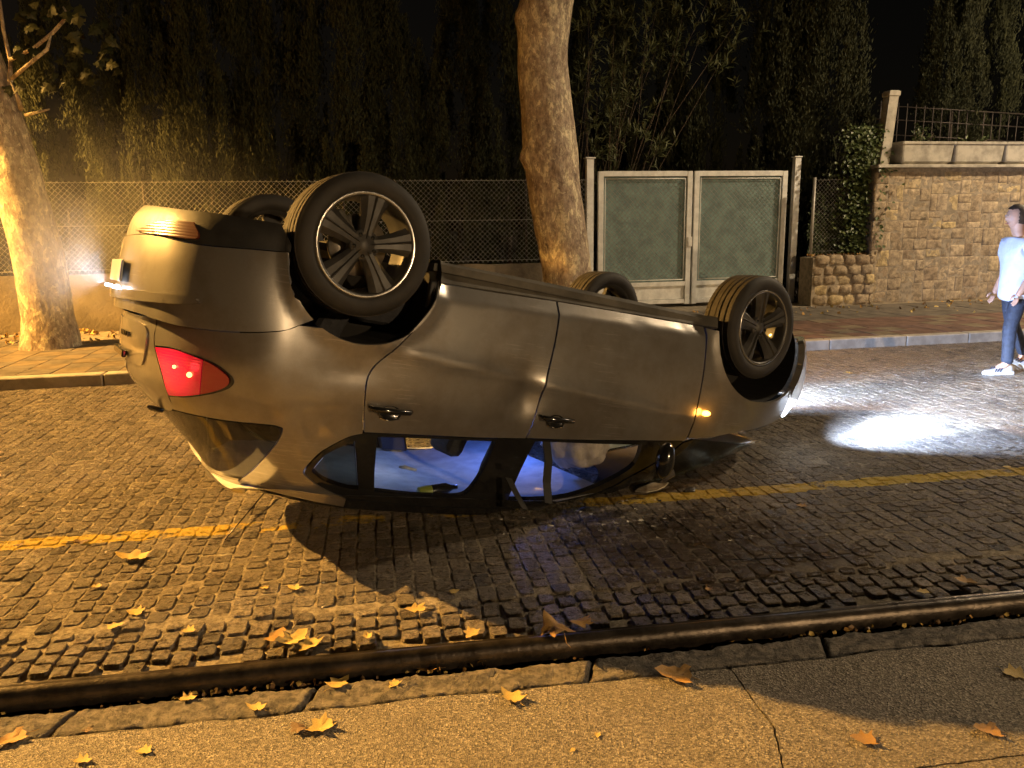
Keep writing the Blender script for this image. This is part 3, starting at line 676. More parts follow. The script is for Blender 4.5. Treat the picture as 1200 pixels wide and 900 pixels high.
under(MB().tube([tp(-50,0,y0-.2),Vector((-7.2,9.1,4.9)),Vector((-8.4,8.4,5.2))],[.09,.06,.02],9).build('limb',M['bark']),t1)  # unseen limb added to carry the shading clump
# middle plane tree
t2=empty('plane_tree',(.78,11.25,.1)); tag(t2,'tall plane tree with mottled bark and burls beside the double gate','tree')
Y2=11.25
pth=[Vector((.98,Y2,.05)),tp(668,355,Y2),tp(662,300,Y2),tp(650,230,Y2),tp(645,180,Y2),tp(640,120,Y2),tp(636,60,Y2),tp(641,0,Y2),tp(655,-80,Y2),tp(665,-180,Y2)]
burls=[(tp(614,186,Y2-.1),.10,.075),(tp(608,20,Y2-.05),.14,.06),(tp(650,30,Y2-.35),.15,.04)]
under(bark_trunk(pth,[.40,.345,.345,.36,.375,.35,.335,.355,.33,.31],9,burls).build('trunk',M['bark']),t2)
mb=MB()
for k in range(420):
    x=random.gauss(690,260); y=random.gauss(-260,80)
    if y<-40: plane_leaf(mb,tp(x,y,Y2+random.uniform(-2,1.5)),Vector((random.uniform(-1,1),random.uniform(-1,1),random.uniform(-1,.1))),rv(),random.uniform(.14,.22),random.random())
under(mb.build('crown',M['plane_leaf']),t2)
for q in ([tp(650,-120,Y2),tp(560,-220,Y2-.5),tp(430,-300,Y2-.8)],[tp(665,-170,Y2),tp(760,-260,Y2-.4),tp(900,-320,Y2-.6)]): under(MB().tube(q,[.13,.08,.03],10).build('limb',M['bark']),t2)
# oleander behind the gate post
t3=empty('oleander_shrub',K(7.6,5.3,.1)); tag(t3,'tall oleander shrub with narrow leaves over the left gate post','shrub')
random.seed(31); Y3=14.3; mb=MB()
base=Vector(K(7.7,5.5,.1))
def twig(q,r0): under(MB().tube(q,[r0*(1-.75*i/(len(q)-1)) for i in range(len(q))],6).build('branch',M['wood']),t3)
tips=[]
for (x,y) in ((692,60),(720,20),(760,10),(800,20),(820,45),(790,70),(750,70),(720,75),(700,110),(740,110),(715,130),(690,150),(728,155),(752,165),(705,180),(715,192),(770,55),(840,80),(735,45),(690,20),(775,-10),(700,-20),(830,0),(860,30),(690,95),(770,178)):
    e=tp(x,y,Y3+random.uniform(-.5,.4)); m_=base+(e-base)*.5+Vector((random.uniform(-.3,.3),random.uniform(-.2,.2),.35)); twig([base+Vector((random.uniform(-.2,.2),0,0)),base+(m_-base)*.6+rv()*.1,m_,e],.008); tips.append((e,(e-m_).normalized()))
for e,d in tips:
    for k in range(11):
        c=e+rv()*random.uniform(.05,.5)
        ax=(d+rv()*.8).normalized()
        for j in range(9):
            leaf_quad(mb,c+ax*.02*j,(ax*.7+rv()*.9),Vector((0,-.4,1))+rv()*.5,random.uniform(.11,.19),random.uniform(.02,.034),min(1,max(0,random.gauss(.5,.25))),.12)
under(mb.build('foliage',M['oleander']),t3)
# ivy over the short fence and the wall corner
iv=MB(); random.seed(41)
for k in range(1900):
    u=random.random(); a=12.02+random.gauss(0,.17)-.25*u*random.random(); z=.95+2.1*random.random(); b=3.88+random.gauss(0,.07)
    if a>12.1 and z<2.35: b=3.6+random.gauss(0,.02); 
    if a>12.1 and z<2.3 and random.random()<.85: continue
    d=Vector((random.uniform(-1,1),-.5,random.uniform(-1,.2))); leaf_quad(iv,K(a,b,z),d,Vector((random.uniform(-.4,.4),-1,.5)),random.uniform(.05,.09),random.uniform(.045,.075),random.random(),.15)
for k in range(700):
    a=random.uniform(11.15,12.0); z=.98+abs(random.gauss(0,.45)); b=4.02+abs(random.gauss(0,.06)); leaf_quad(iv,K(a,b,z),Vector((random.uniform(-1,1),-.5,random.uniform(-1,.2))),Vector((0,-1,.5))+rv()*.4,random.uniform(.05,.09),random.uniform(.04,.07),random.random()*.7,.15)
tag(iv.build('ivy',M['ivy']),'dark ivy climbing the short wire fence at the stone wall corner','ivy')
def small_plant(a,b,z,h,s,n,label,seed):
    random.seed(seed); r_=empty('leafy_plant',K(a,b,z)); tag(r_,label,'plant'); mb=MB()
    for i in range(6):
        e=K(a+random.gauss(0,s),b+random.gauss(0,.06),z+h*random.uniform(.5,1)); st=K(a+random.gauss(0,.04),b,z); under(MB().tube([st,(st+e)/2+rv()*.04,e],[.006,.005,.003],5).build('stem',M['wood']),r_)
        for k in range(n):
            t=random.uniform(.25,1.05); leaf_quad(mb,st+(e-st)*t+rv()*.05,rv()+Vector((0,-.3,.2)),Vector((0,-.5,1))+rv()*.5,random.uniform(.05,.1),random.uniform(.025,.045),random.random(),.15)
    under(mb.build('leaves',M['ivy']),r_)
small_plant(12.95,3.8,2.7,.34,.16,26,'small leafy plant in the planter next to the leaning post',3)
small_plant(14.05,3.8,2.7,.16,.2,14,'low trailing plant in the middle planter',4)
small_plant(15.15,3.85,2.7,.75,.18,34,'tall leafy plant in the planter by the wall end',6)
small_plant(16.1,3.85,2.7,.3,.2,20,'bushy plant in the far end planter',8)

# ------------------------------------------------------------------ the overturned car
# car frame: x forward from the rear axle, y to the car's left, z up from the road it used to stand on
CM=Matrix(((.8357,.5211,-.1733),(.5038,-.8531,-.1360),(-.2187,.0263,-.9754))); CT=Vector((-1.0255,4.2967,1.677))
CMo=CM.to_quaternion().to_matrix()
car=empty('car'); car.matrix_world=Matrix.Translation(CT)@CMo.to_4x4()
tag(car,'grey metallic hatchback lying upside down on its roof on the cobbles','car')
zrow=Vector((CMo[2][0],CMo[2][1],CMo[2][2]))
def to_world(p): return CMo@Vector(p)+CT
def to_car(p): return CMo.transposed()@(Vector(p)-CT)
def clampg(p,zmin=.012):
    p=Vector(p); z=zrow.dot(p)+CT.z
    return p+zrow*(zmin-z) if z<zmin else p
WT=[(.12,.78),(.2,.815),(.3,.85),(.45,.872),(.65,.884),(.8,.882),(.92,.868),(1.0,.845),(1.08,.818),(1.2,.775),(1.35,.70),(1.45,.64),(1.52,.58)]
XRT=[(.15,-.72),(.25,-.79),(.4,-.815),(.55,-.82),(.7,-.815),(.85,-.81),(.95,-.785),(1.0,-.765),(1.08,-.70),(1.16,-.61),(1.24,-.53),(1.32,-.45),(1.4,-.38),(1.5,-.30)]
XFT=[(.15,3.40),(.3,3.46),(.5,3.47),(.65,3.43),(.8,3.32),(1.0,3.1),(1.5,2.)]
LR,NR,LF,NF,LU,LFU=.55,2.1,.8,2.4,1.2,1.35
def herm(z,tab):
    x=[q[0] for q in tab]; y=[q[1] for q in tab]; z=min(max(z,x[0]),x[-1]); i=0
    while i<len(x)-2 and z>x[i+1]: i+=1
    def sl(k):
        if k==0: return (y[1]-y[0])/(x[1]-x[0])
        if k==len(x)-1: return (y[-1]-y[-2])/(x[-1]-x[-2])
        return (y[k+1]-y[k-1])/(x[k+1]-x[k-1])
    h=x[i+1]-x[i]; t=(z-x[i])/h
    return (2*t**3-3*t*t+1)*y[i]+(t**3-2*t*t+t)*h*sl(i)+(3*t*t-2*t**3)*y[i+1]+(t**3-t*t)*h*sl(i+1)
def sst(x,a,b): t=min(1,max(0,(x-a)/(b-a))); return t*t*(3-2*t)
ARC=[(.02,.315,.36),(2.585,.31,.385)]
def disp(u,z):
    d=0
    zc=.66+.0875*u; f=sst(u,.0,.35)*(1-sst(u,2.0,2.25)); d+=.021*math.exp(-abs(z-zc)/.05)*f
    zl=.43-.035*u; 
    if z<zl and .2<u<2.3: d+=-.55*(zl-z)*sst(u,.2,.45)*(1-sst(u,2.05,2.2))
    for (cx,cz,r) in ARC:
        q=math.hypot(u-cx,z-cz)-r
        if q<.10: d+=.016*math.exp(-(max(0,q)/.035)**2)
    # dents of the crash: by the rear edge of the back door, in the quarter panel, in the front door
    for (du,dz,ru,rz,h) in ((.93,.82,.09,.12,-.034),(.80,.71,.13,.06,-.016),(.0,.80,.12,.05,-.010),(-.1,.74,.05,.09,-.0032),(1.85,.80,.22,.035,-.0032),(1.6,.37,.07,.025,-.007),(1.95,.35,.05,.02,-.006),(2.0,.87,.09,.05,-.010)):
        d+=h*math.exp(-((u-du)/ru)**2-((z-dz)/rz)**2)
    return d+.0012*fbm((u*3,z*3,1),1,2)
def S3(u,z,off=0,dsp=True):
    d=off+(disp(u,z) if dsp else 0); w_=herm(z,WT)+d; xr=herm(z,XRT)-d; xf=herm(z,XFT)+d
    a=(herm(z,XRT)+LR-u)/LU
    if a>0:
        a=min(a,1); s=math.sin(a*PI/2); c=max(0,math.cos(a*PI/2)); return Vector((xr+LR-LR*s**(2/NR),w_*c**(2/NR),z))
    a=(u-(herm(z,XFT)-LF))/LFU
    if a>0:
        a=min(a,1); s=math.sin(a*PI/2); c=max(0,math.cos(a*PI/2)); return Vector((xf-LF+LF*s**(2/NF),w_*c**(2/NF),z))
    return Vector((u,w_,z))
def uc(z): return herm(z,XRT)+LR-LU+.0015
def uf(z): return herm(z,XFT)-LF+LFU-.0015
def cr(pts,k=5):
    P=[Vector(p) for p in pts]; out=[]
    for i in range(len(P)-1):
        p0,p1,p2,p3=P[max(i-1,0)],P[i],P[i+1],P[min(i+2,len(P)-1)]
        for j in range(k):
            t=j/k; out.append(tuple(.5*((2*p1)+(-p0+p2)*t+(2*p0-5*p1+4*p2-p3)*t*t+(-p0+3*p1-3*p2+p3)*t**3)))
    return out+[tuple(P[-1])]
def arc(i,a0,a1,dr=0,n=22):
    cx,cz,r=ARC[i]; return [(cx+(r+dr)*math.cos(R(a0+(a1-a0)*k/n)),cz+(r+dr)*math.sin(R(a0+(a1-a0)*k/n))) for k in range(n+1)]
def inpoly(x,y,P):
    c=False; j=len(P)-1
    for i in range(len(P)):
        if (P[i][1]>y)!=(P[j][1]>y) and x<(P[j][0]-P[i][0])*(y-P[i][1])/(P[j][1]-P[i][1])+P[i][0]: c=not c
        j=i
    return c
def dens(P,step):
    out=[]
    for i in range(len(P)):
        a,b=Vector(P[i]),Vector(P[(i+1)%len(P)]); 
        if (b-a).length<1e-4: continue
        k=max(1,int((b-a).length/step))
        out+=[tuple(a+(b-a)*j/k) for j in range(k)]
    return out
def panel(name,poly,mat,parent=None,holes=(),off=0,thick=.016,step=.03,mirror='sep',dsp=True,smooth=True):
    parent=parent or car; P=dens(poly,step); H=[dens(h,step) for h in holes]
    offf=off if callable(off) else (lambda u,z:off)
    xs=[p[0] for p in P]; zs=[p[1] for p in P]; inner=[]; rows=0; z=min(zs)+step*.5
    bd=np.array(P+[q for h in H for q in h])
    while z<max(zs):
        x=min(xs)+(step*.5 if rows%2 else step*.25)
        while x<max(xs):
            if inpoly(x,z,P) and not any(inpoly(x,z,h) for h in H) and ((bd-np.array((x,z)))**2).sum(1).min()>(step*.5)**2: inner.append((x,z))
            x+=step
        z+=step*.87; rows+=1
    pts=[];ed=[]
    for L in [P]+H:
        n0=len(pts); pts+=L; ed+=[(n0+i,n0+(i+1)%len(L)) for i in range(len(L))]
    pts+=inner
    r=delaunay_2d_cdt([Vector(p) for p in pts],ed,[],0,1e-6); vv=[(v.x,v.y) for v in r[0]]
    tri=[]
    for f in r[2]:
        cx=sum(vv[i][0] for i in f)/3; cz=sum(vv[i][1] for i in f)/3
        if inpoly(cx,cz,P) and not any(inpoly(cx,cz,h) for h in H): tri.append(tuple(f))
    V=[clampg(S3(u,z,offf(u,z),dsp)) for (u,z) in vv]
    # outward orientation
    ax=Vector((1.2,0,.8)); s=0; nrm=[Vector() for _ in V]
    for f in tri:
        a,b,c=V[f[0]],V[f[1]],V[f[2]]; n_=(b-a).cross(c-a); s+=n_.dot((a+b+c)/3-ax)
    sg=1 if s>0 else -1
    if sg<0: tri=[f[::-1] for f in tri]
    cnt={}
    for f in tri:
        n_=(V[f[1]]-V[f[0]]).cross(V[f[2]]-V[f[0]])
        for i in f: nrm[i]+=n_
        for i in range(3):
            e=(f[i],f[(i+1)%3]); cnt[tuple(sorted(e))]=cnt.get(tuple(sorted(e)),0)+1
    bnd=[(f[i],f[(i+1)%3]) for f in tri for i in range(3) if cnt[tuple(sorted((f[i],f[(i+1)%3])))]==1]
    def emit(mb,sy):
        fl=(lambda p:Vector((p.x,p.y*sy,p.z)))
        mb.add([fl(p) for p in V],[f if sy>0 else f[::-1] for f in tri],smooth=smooth)
        if thick:
            for i,j in bnd:
                if abs(V[i].y)<.006 and abs(V[j].y)<.006: continue
                ni=nrm[i].normalized()*thick; nj=nrm[j].normalized()*thick; q=[V[j],V[i],V[i]-ni,V[j]-nj]
                mb.add([fl(p) for p in q],[(0,1,2,3) if sy>0 else (3,2,1,0)])
    out=[]
    if mirror=='join': mb=MB(); emit(mb,1); emit(mb,-1); out=[mb.build(name,mat,parent)]
    else:
        for sy in ((1,-1) if mirror=='sep' else (1,)): mb=MB(); emit(mb,sy); out.append(mb.build(name,mat,parent))
    return out
PA,BK=M['paint'],M['black']
def cen(z0,z1,n=8): return [(uc(z0+(z1-z0)*i/n),z0+(z1-z0)*i/n) for i in range(n+1)]
def cenf(z0,z1,n=8): return [(uf(z0+(z1-z0)*i/n),z0+(z1-z0)*i/n) for i in range(n+1)]
boff=lambda u,z:.045*sst(-u,.35,1.0)
bl=[(-.25,.628),(-.336,.662),(-.554,.694),(-.80,.708),(-1.0,.70),(-1.15,.69),(uc(.69),.69)]
bumper=panel('rear_bumper',arc(0,176,128,.0)[::1]+cr(bl)+cen(.69,.36)+cr([(uc(.36),.36),(-1.107,.352),(-.799,.370),(-.50,.352),(-.338,.34)]),PA,off=boff,thick=.022,mirror='join')[0]
panel('bumper_strip',cr([(uc(.60),.60),(-1.1,.594),(-.78,.585),(-.745,.592),(-.745,.607),(-.96,.63),(uc(.648),.648)])+cen(.648,.60,3),PA,bumper,off=lambda u,z:boff(u,z)+.022,thick=.024,mirror='join')
val=panel('valance',cr([(-.336,.335),(-.50,.346),(-.80,.364),(-1.107,.346),(uc(.353),.353)])+cen(.353,.2)+cr([(uc(.2),.2),(-1.0,.225),(-.7,.225),(-.42,.225)])+[(-.345,.30)],BK,off=lambda u,z:boff(u,z)-.012,mirror='join')[0]
panel('rear_reflector',cr([(-1.285,.335),(-1.06,.288),(-.86,.278),(-.835,.285),(-.815,.345),(-1.072,.346),(-1.285,.335)]),M['reflector'],val,off=lambda u,z:boff(u,z)-.002,thick=.01,mirror='sep')
hatch=panel('hatch',cr([(uc(.705),.705),(-1.2,.705),(-1.08,.70),(-1.055,.73),(-1.058,.80),(-.98,.94),(-.945,1.03),(-.955,1.10),(-1.1,1.13),(uc(1.15),1.15)])+cen(1.15,.705),PA,mirror='join',thick=.03)[0]
panel('hatch_recess',cr([(uc(.735),.735),(-1.2,.735),(-1.13,.75),(-1.11,.80),(-1.13,.90),(-1.2,.93),(uc(.935),.935)])+cen(.935,.735),PA,hatch,off=.007,thick=.007,mirror='join')
for k,uu in enumerate((-1.34,-1.37,-1.40,-1.43,-1.30)):
    c=S3(uu,.80,.012); MB().box(c,(.006,.02,.022)).build('badge_letter',M['black_gloss'],hatch)
c=S3(uc(.62),.90,.012); MB().box((c.x-.005,0,.895),(.02,.34,.035),bev=.006).build('hatch_grip',M['black_gloss'],hatch)
LAMP=cr([(-1.035,.816),(-.93,.808),(-.846,.812),(-.667,.837),(-.575,.872),(-.544,.898),(-.552,.925),(-.60,.952),(-.698,.985),(-.82,1.015),(-.93,1.031)])+cr([(-.93,1.031),(-.966,.938),(-1.0,.87),(-1.035,.816)])
LB=M['tail_lit']
for s_ in panel('tail_lamp',LAMP,M['black_gloss'],off=.004,thick=.012): pass
lamps=[o for o in car.children if o.name.startswith('tail_lamp')]
def inset(P,k): 
    cx=sum(p[0] for p in P)/len(P); cz=sum(p[1] for p in P)/len(P); return [(cx+(p[0]-cx)*k,cz+(p[1]-cz)*k) for p in P]
inn=inset(LAMP,.93); 
def clipu(P,ub,keep_low):
    out=[]; ins=lambda p:(p[0]<=ub) if keep_low else (p[0]>=ub)
    for i in range(len(P)):
        a,b=P[i-1],P[i]
        if ins(a)!=ins(b): t_=(ub-a[0])/(b[0]-a[0]); out.append((ub,a[1]+(b[1]-a[1])*t_))
        if ins(b): out.append(b)
    return out
lit=clipu(inn,-.715,True); drk=clipu(inn,-.709,False)
for sy,lp in zip((1,-1),sorted(lamps,key=lambda o:-o.data.vertices[0].co.y)):
    for nm,P,mt,of in (('lens',lit,'tail_lit',.012),('lens',drk,'tail_dark',.012)):
        o=panel(nm,P,M[mt],lp,off=of,thick=.006,mirror='left')[0]
        if sy<0: o.data.transform(Matrix.Scale(-1,4,(0,1,0))); o.data.flip_normals()
for (u,z,r_) in ((-.775,.905,.012),(-.87,.885,.008)):
    c=S3(u,z,.016); MB().lathe([(.001,.01),(r_*.7,.008),(r_,0)],12,axis='Y',center=(0,0,0)).build('bulb',M['bulb'],lamps[0]).location=c
QP=cr(bl[:5])[::1]+cr([(-1.045,.71),(-1.05,.80),(-.972,.94),(-.937,1.03),(-.946,1.095)])+cr([(-.946,1.098),(-.75,1.09),(-.607,1.085),(-.363,1.072),(-.285,1.075),(-.262,1.095),(-.32,1.19),(-.448,1.33),(-.555,1.41)])+cr([(-.55,1.425),(-.35,1.432),(-.1,1.447),(.15,1.472)])+cr([(.15,1.425),(-.0,1.375),(-.10,1.325),(-.135,1.285),(-.06,1.19),(.05,1.105),(.122,1.078)])+cr([(.122,1.07),(.086,.923),(.09,.785),(.197,.655),(.327,.482),(.368,.377),(.381,.33)])[:-1]+arc(0,3,119)
QP=[(u,z+.004) if i<len(cr(bl[:5])) else (u,z) for i,(u,z) in enumerate(QP)]
panel('quarter_panel',QP,PA)
RD=cr([(.394,.348),(.6,.342),(.85,.333),(1.06,.325)])+cr([(1.06,.325),(1.049,.526),(1.024,.747),(1.010,.98),(1.0,1.038)])+cr([(1.0,1.038),(.724,1.053),(.444,1.061),(.131,1.070)])+cr([(.131,1.07),(.094,.923),(.098,.785),(.206,.655),(.336,.482),(.377,.377),(.39,.348)])
FD=cr([(1.072,.324),(1.4,.318),(1.8,.312),(2.104,.306)])+cr([(2.104,.306),(2.114,.45),(2.116,.584),(2.108,.785),(2.10,.94),(2.09,.975)])+cr([(2.09,.975),(1.82,.992),(1.46,1.014),(1.25,1.026),(1.008,1.036)])+cr([(1.012,1.0),(1.034,.747),(1.059,.526),(1.072,.324)])
rdoors=panel('rear_door',RD,PA,step=.025); fdoors=panel('front_door',FD,PA,step=.025)
FE=cr([(2.12,.31),(2.124,.45),(2.126,.584),(2.118,.785),(2.11,.955)])+cr([(2.11,.955),(2.25,.945),(2.53,.88),(2.75,.83),(2.93,.775)])+[(2.925,.66),(2.88,.60)]+arc(1,47,178)+[(2.198,.315)]
fend=panel('front_fender',FE,PA,step=.028)
FB=[(2.865,.58),(2.93,.648)]+cr([(2.93,.648),(3.2,.642),(3.45,.63),(uf(.62),.62)])+cenf(.62,.24)+cr([(uf(.22),.22),(3.5,.22),(3.2,.235),(2.965,.28)])+arc(1,-4,43)
panel('front_bumper',FB,PA,mirror='join',off=.012,thick=.04)
hl=panel('headlamp',cr([(2.935,.658),(3.1,.655),(3.32,.648),(3.38,.67),(3.36,.72),(3.2,.755),(2.99,.772),(2.935,.76),(2.935,.658)]),M['head'],off=.004,thick=.02)
panel('grille',cr([(3.40,.64),(uf(.635),.63)])+cenf(.63,.74)+[(3.42,.73)],M['black_gloss'],mirror='join')
side=panel('sill',cr([(.385,.238),(1.2,.232),(2.2,.236)])+[(2.197,.30)]+cr([(2.197,.296),(1.6,.308),(1.06,.318),(.6,.333),(.385,.341)]),M['under'],off=-.006,thick=.05)
# window band: black frames with openings, glass set in
W1=cr([(.20,1.09),(.45,1.079),(.835,1.068)])+cr([(.835,1.068),(.832,1.2),(.812,1.33),(.78,1.385),(.70,1.398)])+cr([(.70,1.398),(.5,1.395),(.285,1.378)])+cr([(.285,1.378),(.24,1.25),(.20,1.09)])
W2=cr([(.095,1.118),(-.02,1.195),(-.092,1.283)])+cr([(-.092,1.283),(-.02,1.327),(.10,1.358),(.20,1.37)])+cr([(.20,1.37),(.15,1.25),(.10,1.118)])
W3=cr([(1.07,1.05),(1.4,1.04),(1.79,1.022)])+cr([(1.79,1.022),(1.80,1.14),(1.70,1.24),(1.56,1.325),(1.42,1.378),(1.25,1.40),(1.06,1.405)])+cr([(1.06,1.405),(1.05,1.2),(1.07,1.05)])
WF=cr([(.128,1.077),(.05,1.112),(-.055,1.195),(-.128,1.287),(-.095,1.322),(.0,1.372),(.15,1.42)])+cr([(.15,1.42),(.53,1.45),(.94,1.458),(1.3,1.437),(1.5,1.385),(1.7,1.29),(1.88,1.17),(2.0,1.08),(2.085,.985)])+cr([(2.085,.98),(1.82,.998),(1.46,1.02),(1.05,1.042),(.72,1.06),(.44,1.067),(.131,1.076)])
wf=panel('window_frame',WF,M['black_gloss'],holes=(W1,W2,W3),off=-.004,dsp=False,thick=.03)
panel('rear_side_window',W1,M['glass'],off=-.012,dsp=False,thick=0); panel('quarter_window',W2,M['tint'],off=-.010,dsp=False,thick=0)
panel('front_side_window',W3,M['glass'],off=-.012,dsp=False,thick=0,mirror='sep')
fs=[o for o in car.children if o.name.startswith('front_side_window')]; bpy.data.objects.remove(fs[0])      # the near one is smashed out
panel('roof_rail',cr([(.155,1.424),(.53,1.454),(.94,1.462),(1.3,1.441),(1.5,1.389),(1.7,1.294),(1.88,1.174),(2.0,1.084),(2.09,.99)])+cr([(2.16,.965),(2.12,1.03),(2.0,1.14),(1.88,1.226),(1.66,1.364),(1.36,1.466),(.94,1.505),(.53,1.497),(.155,1.476)]),M['black_gloss'],off=.002,dsp=False)
# glass of the hatch wraps round the corner
panel('rear_window',cr([(uc(1.155),1.155),(-1.1,1.135),(-.945,1.105),(-.75,1.097),(-.607,1.092),(-.363,1.079),(-.292,1.083),(-.272,1.10),(-.328,1.19),(-.456,1.33),(-.565,1.408)])+cr([(-.565,1.408),(-.72,1.425),(uc(1.44),1.44)])+cen(1.44,1.155),M['tint'],off=-.002,dsp=False,mirror='join',thick=.01)
panel('spoiler',cr([(uc(1.445),1.445),(-.72,1.43),(-.56,1.414)])+cr([(-.54,1.43),(-.50,1.47),(-.6,1.50),(uc(1.5),1.50)])+cen(1.5,1.445,3),PA,off=.012,dsp=False,mirror='join',thick=.03)
panel('windscreen',cr([(2.17,.965),(2.13,1.03),(2.01,1.14),(1.89,1.226),(1.67,1.364),(1.38,1.462)])+cr([(1.38,1.462),(1.6,1.475),(uf(1.48),1.48)])+cenf(1.48,.97),M['tint'],off=-.004,dsp=False,mirror='join',thick=.006,step=.06)
# roof and bonnet panels
def grid(name,rows,mat,parent=None):
    n=len(rows[0]); V=[clampg(p) for r_ in rows for p in r_]; return MB().add(V,[(i*n+j,(i+1)*n+j,(i+1)*n+j+1,i*n+j+1) for i in range(len(rows)-1) for j in range(n-1)],smooth=True).build(name,mat,parent or car,recalc=True)
redge=cr([(-.50,1.44),(-.35,1.447),(-.1,1.462),(.15,1.478),(.53,1.499),(.94,1.507),(1.36,1.468),(1.5,1.46)])
rows=[]
for (u,z) in redge:
    p=S3(u,z,.0,False); rows.append([Vector((p.x-.10*(1-t*t)*(1 if u<0 else -.5),p.y*t,p.z+.045*(1-t*t))) for t in np.linspace(-1,1,13)])
grid('roof',rows,PA)
rows=[]
for (u,z) in cr([(2.13,.965),(2.25,.948),(2.53,.884),(2.75,.834),(2.93,.78),(3.15,.765),(3.4,.74)]):
    p=S3(u,z,0,False); rows.append([Vector((p.x+.22*(1-t*t)*(u-1.9)/1.5,p.y*t,p.z+.055*(1-t**4)+.02*fbm((u*4,t*2,0)))) for t in np.linspace(-1,1,15)])
grid('bonnet',rows,PA)
# underbody
ub=MB()
def cbox(mb,x0,x1,y0,y1,z0,z1,bev=.0): return mb.box(((x0+x1)/2,(y0+y1)/2,(z0+z1)/2),(x1-x0,y1-y0,z1-z0),bev=bev)
cbox(ub,.36,2.22,-.80,.80,.255,.29); cbox(ub,2.2,3.36,-.48,.48,.255,.29); cbox(ub,2.96,3.22,-.6,.6,.275,.295); cbox(ub,-.36,.38,-.48,.48,.275,.31); cbox(ub,-.64,-.34,-.60,.60,.275,.31)
under_o=ub.build('underbody',M['under'],car)
cbox(MB(),.4,2.15,-.13,.13,.235,.30,bev=.03).build('tunnel',M['under'],under_o)
for y in (-.45,.45): cbox(MB(),.45,2.15,y-.05,y+.05,.24,.27,bev=.01).build('rib',M['under'],under_o)
MB().tube([(2.3,.05,.25),(1.2,.04,.235),(.4,.06,.235),(.2,-.2,.25),(-.1,-.3,.26)],.028,10).build('exhaust_pipe',M['disc'],under_o)
MB().lathe([(.001,-.26),(.09,-.26),(.11,-.24),(.11,.24),(.09,.26),(.001,.26)],20,axis='Y',center=(-.5,.0,.30)).build('muffler',M['disc'],under_o)
MB().tube([(0,-.7,.25),(0,.7,.25)],.035,10).build('rear_axle',M['under'],under_o)
MB().tube([(2.578,-.7,.25),(2.578,.7,.25)],.025,10).build('drive_shaft',M['under'],under_o)
for (cx,cz,r_) in ARC:
    for s_ in (1,-1):
        n=24; V=[];F=[]
        for k in range(n+1):
            a=R(-12+204*k/n); rr=r_+.004
            for y in (.868,.46): V.append((cx+rr*math.cos(a),s_*y*1.0 if y<.5 else s_*(abs(S3(cx+rr*math.cos(a),max(.2,cz+rr*math.sin(a)),0,False).y)-.006),cz+rr*math.sin(a)))
        F=[(2*k,2*k+1,2*k+3,2*k+2) for k in range(n)]; F.append(tuple(2*k+1 for k in range(n+1)))
        MB().add(V,F).build('wheel_arch_liner',M['tub'],car)
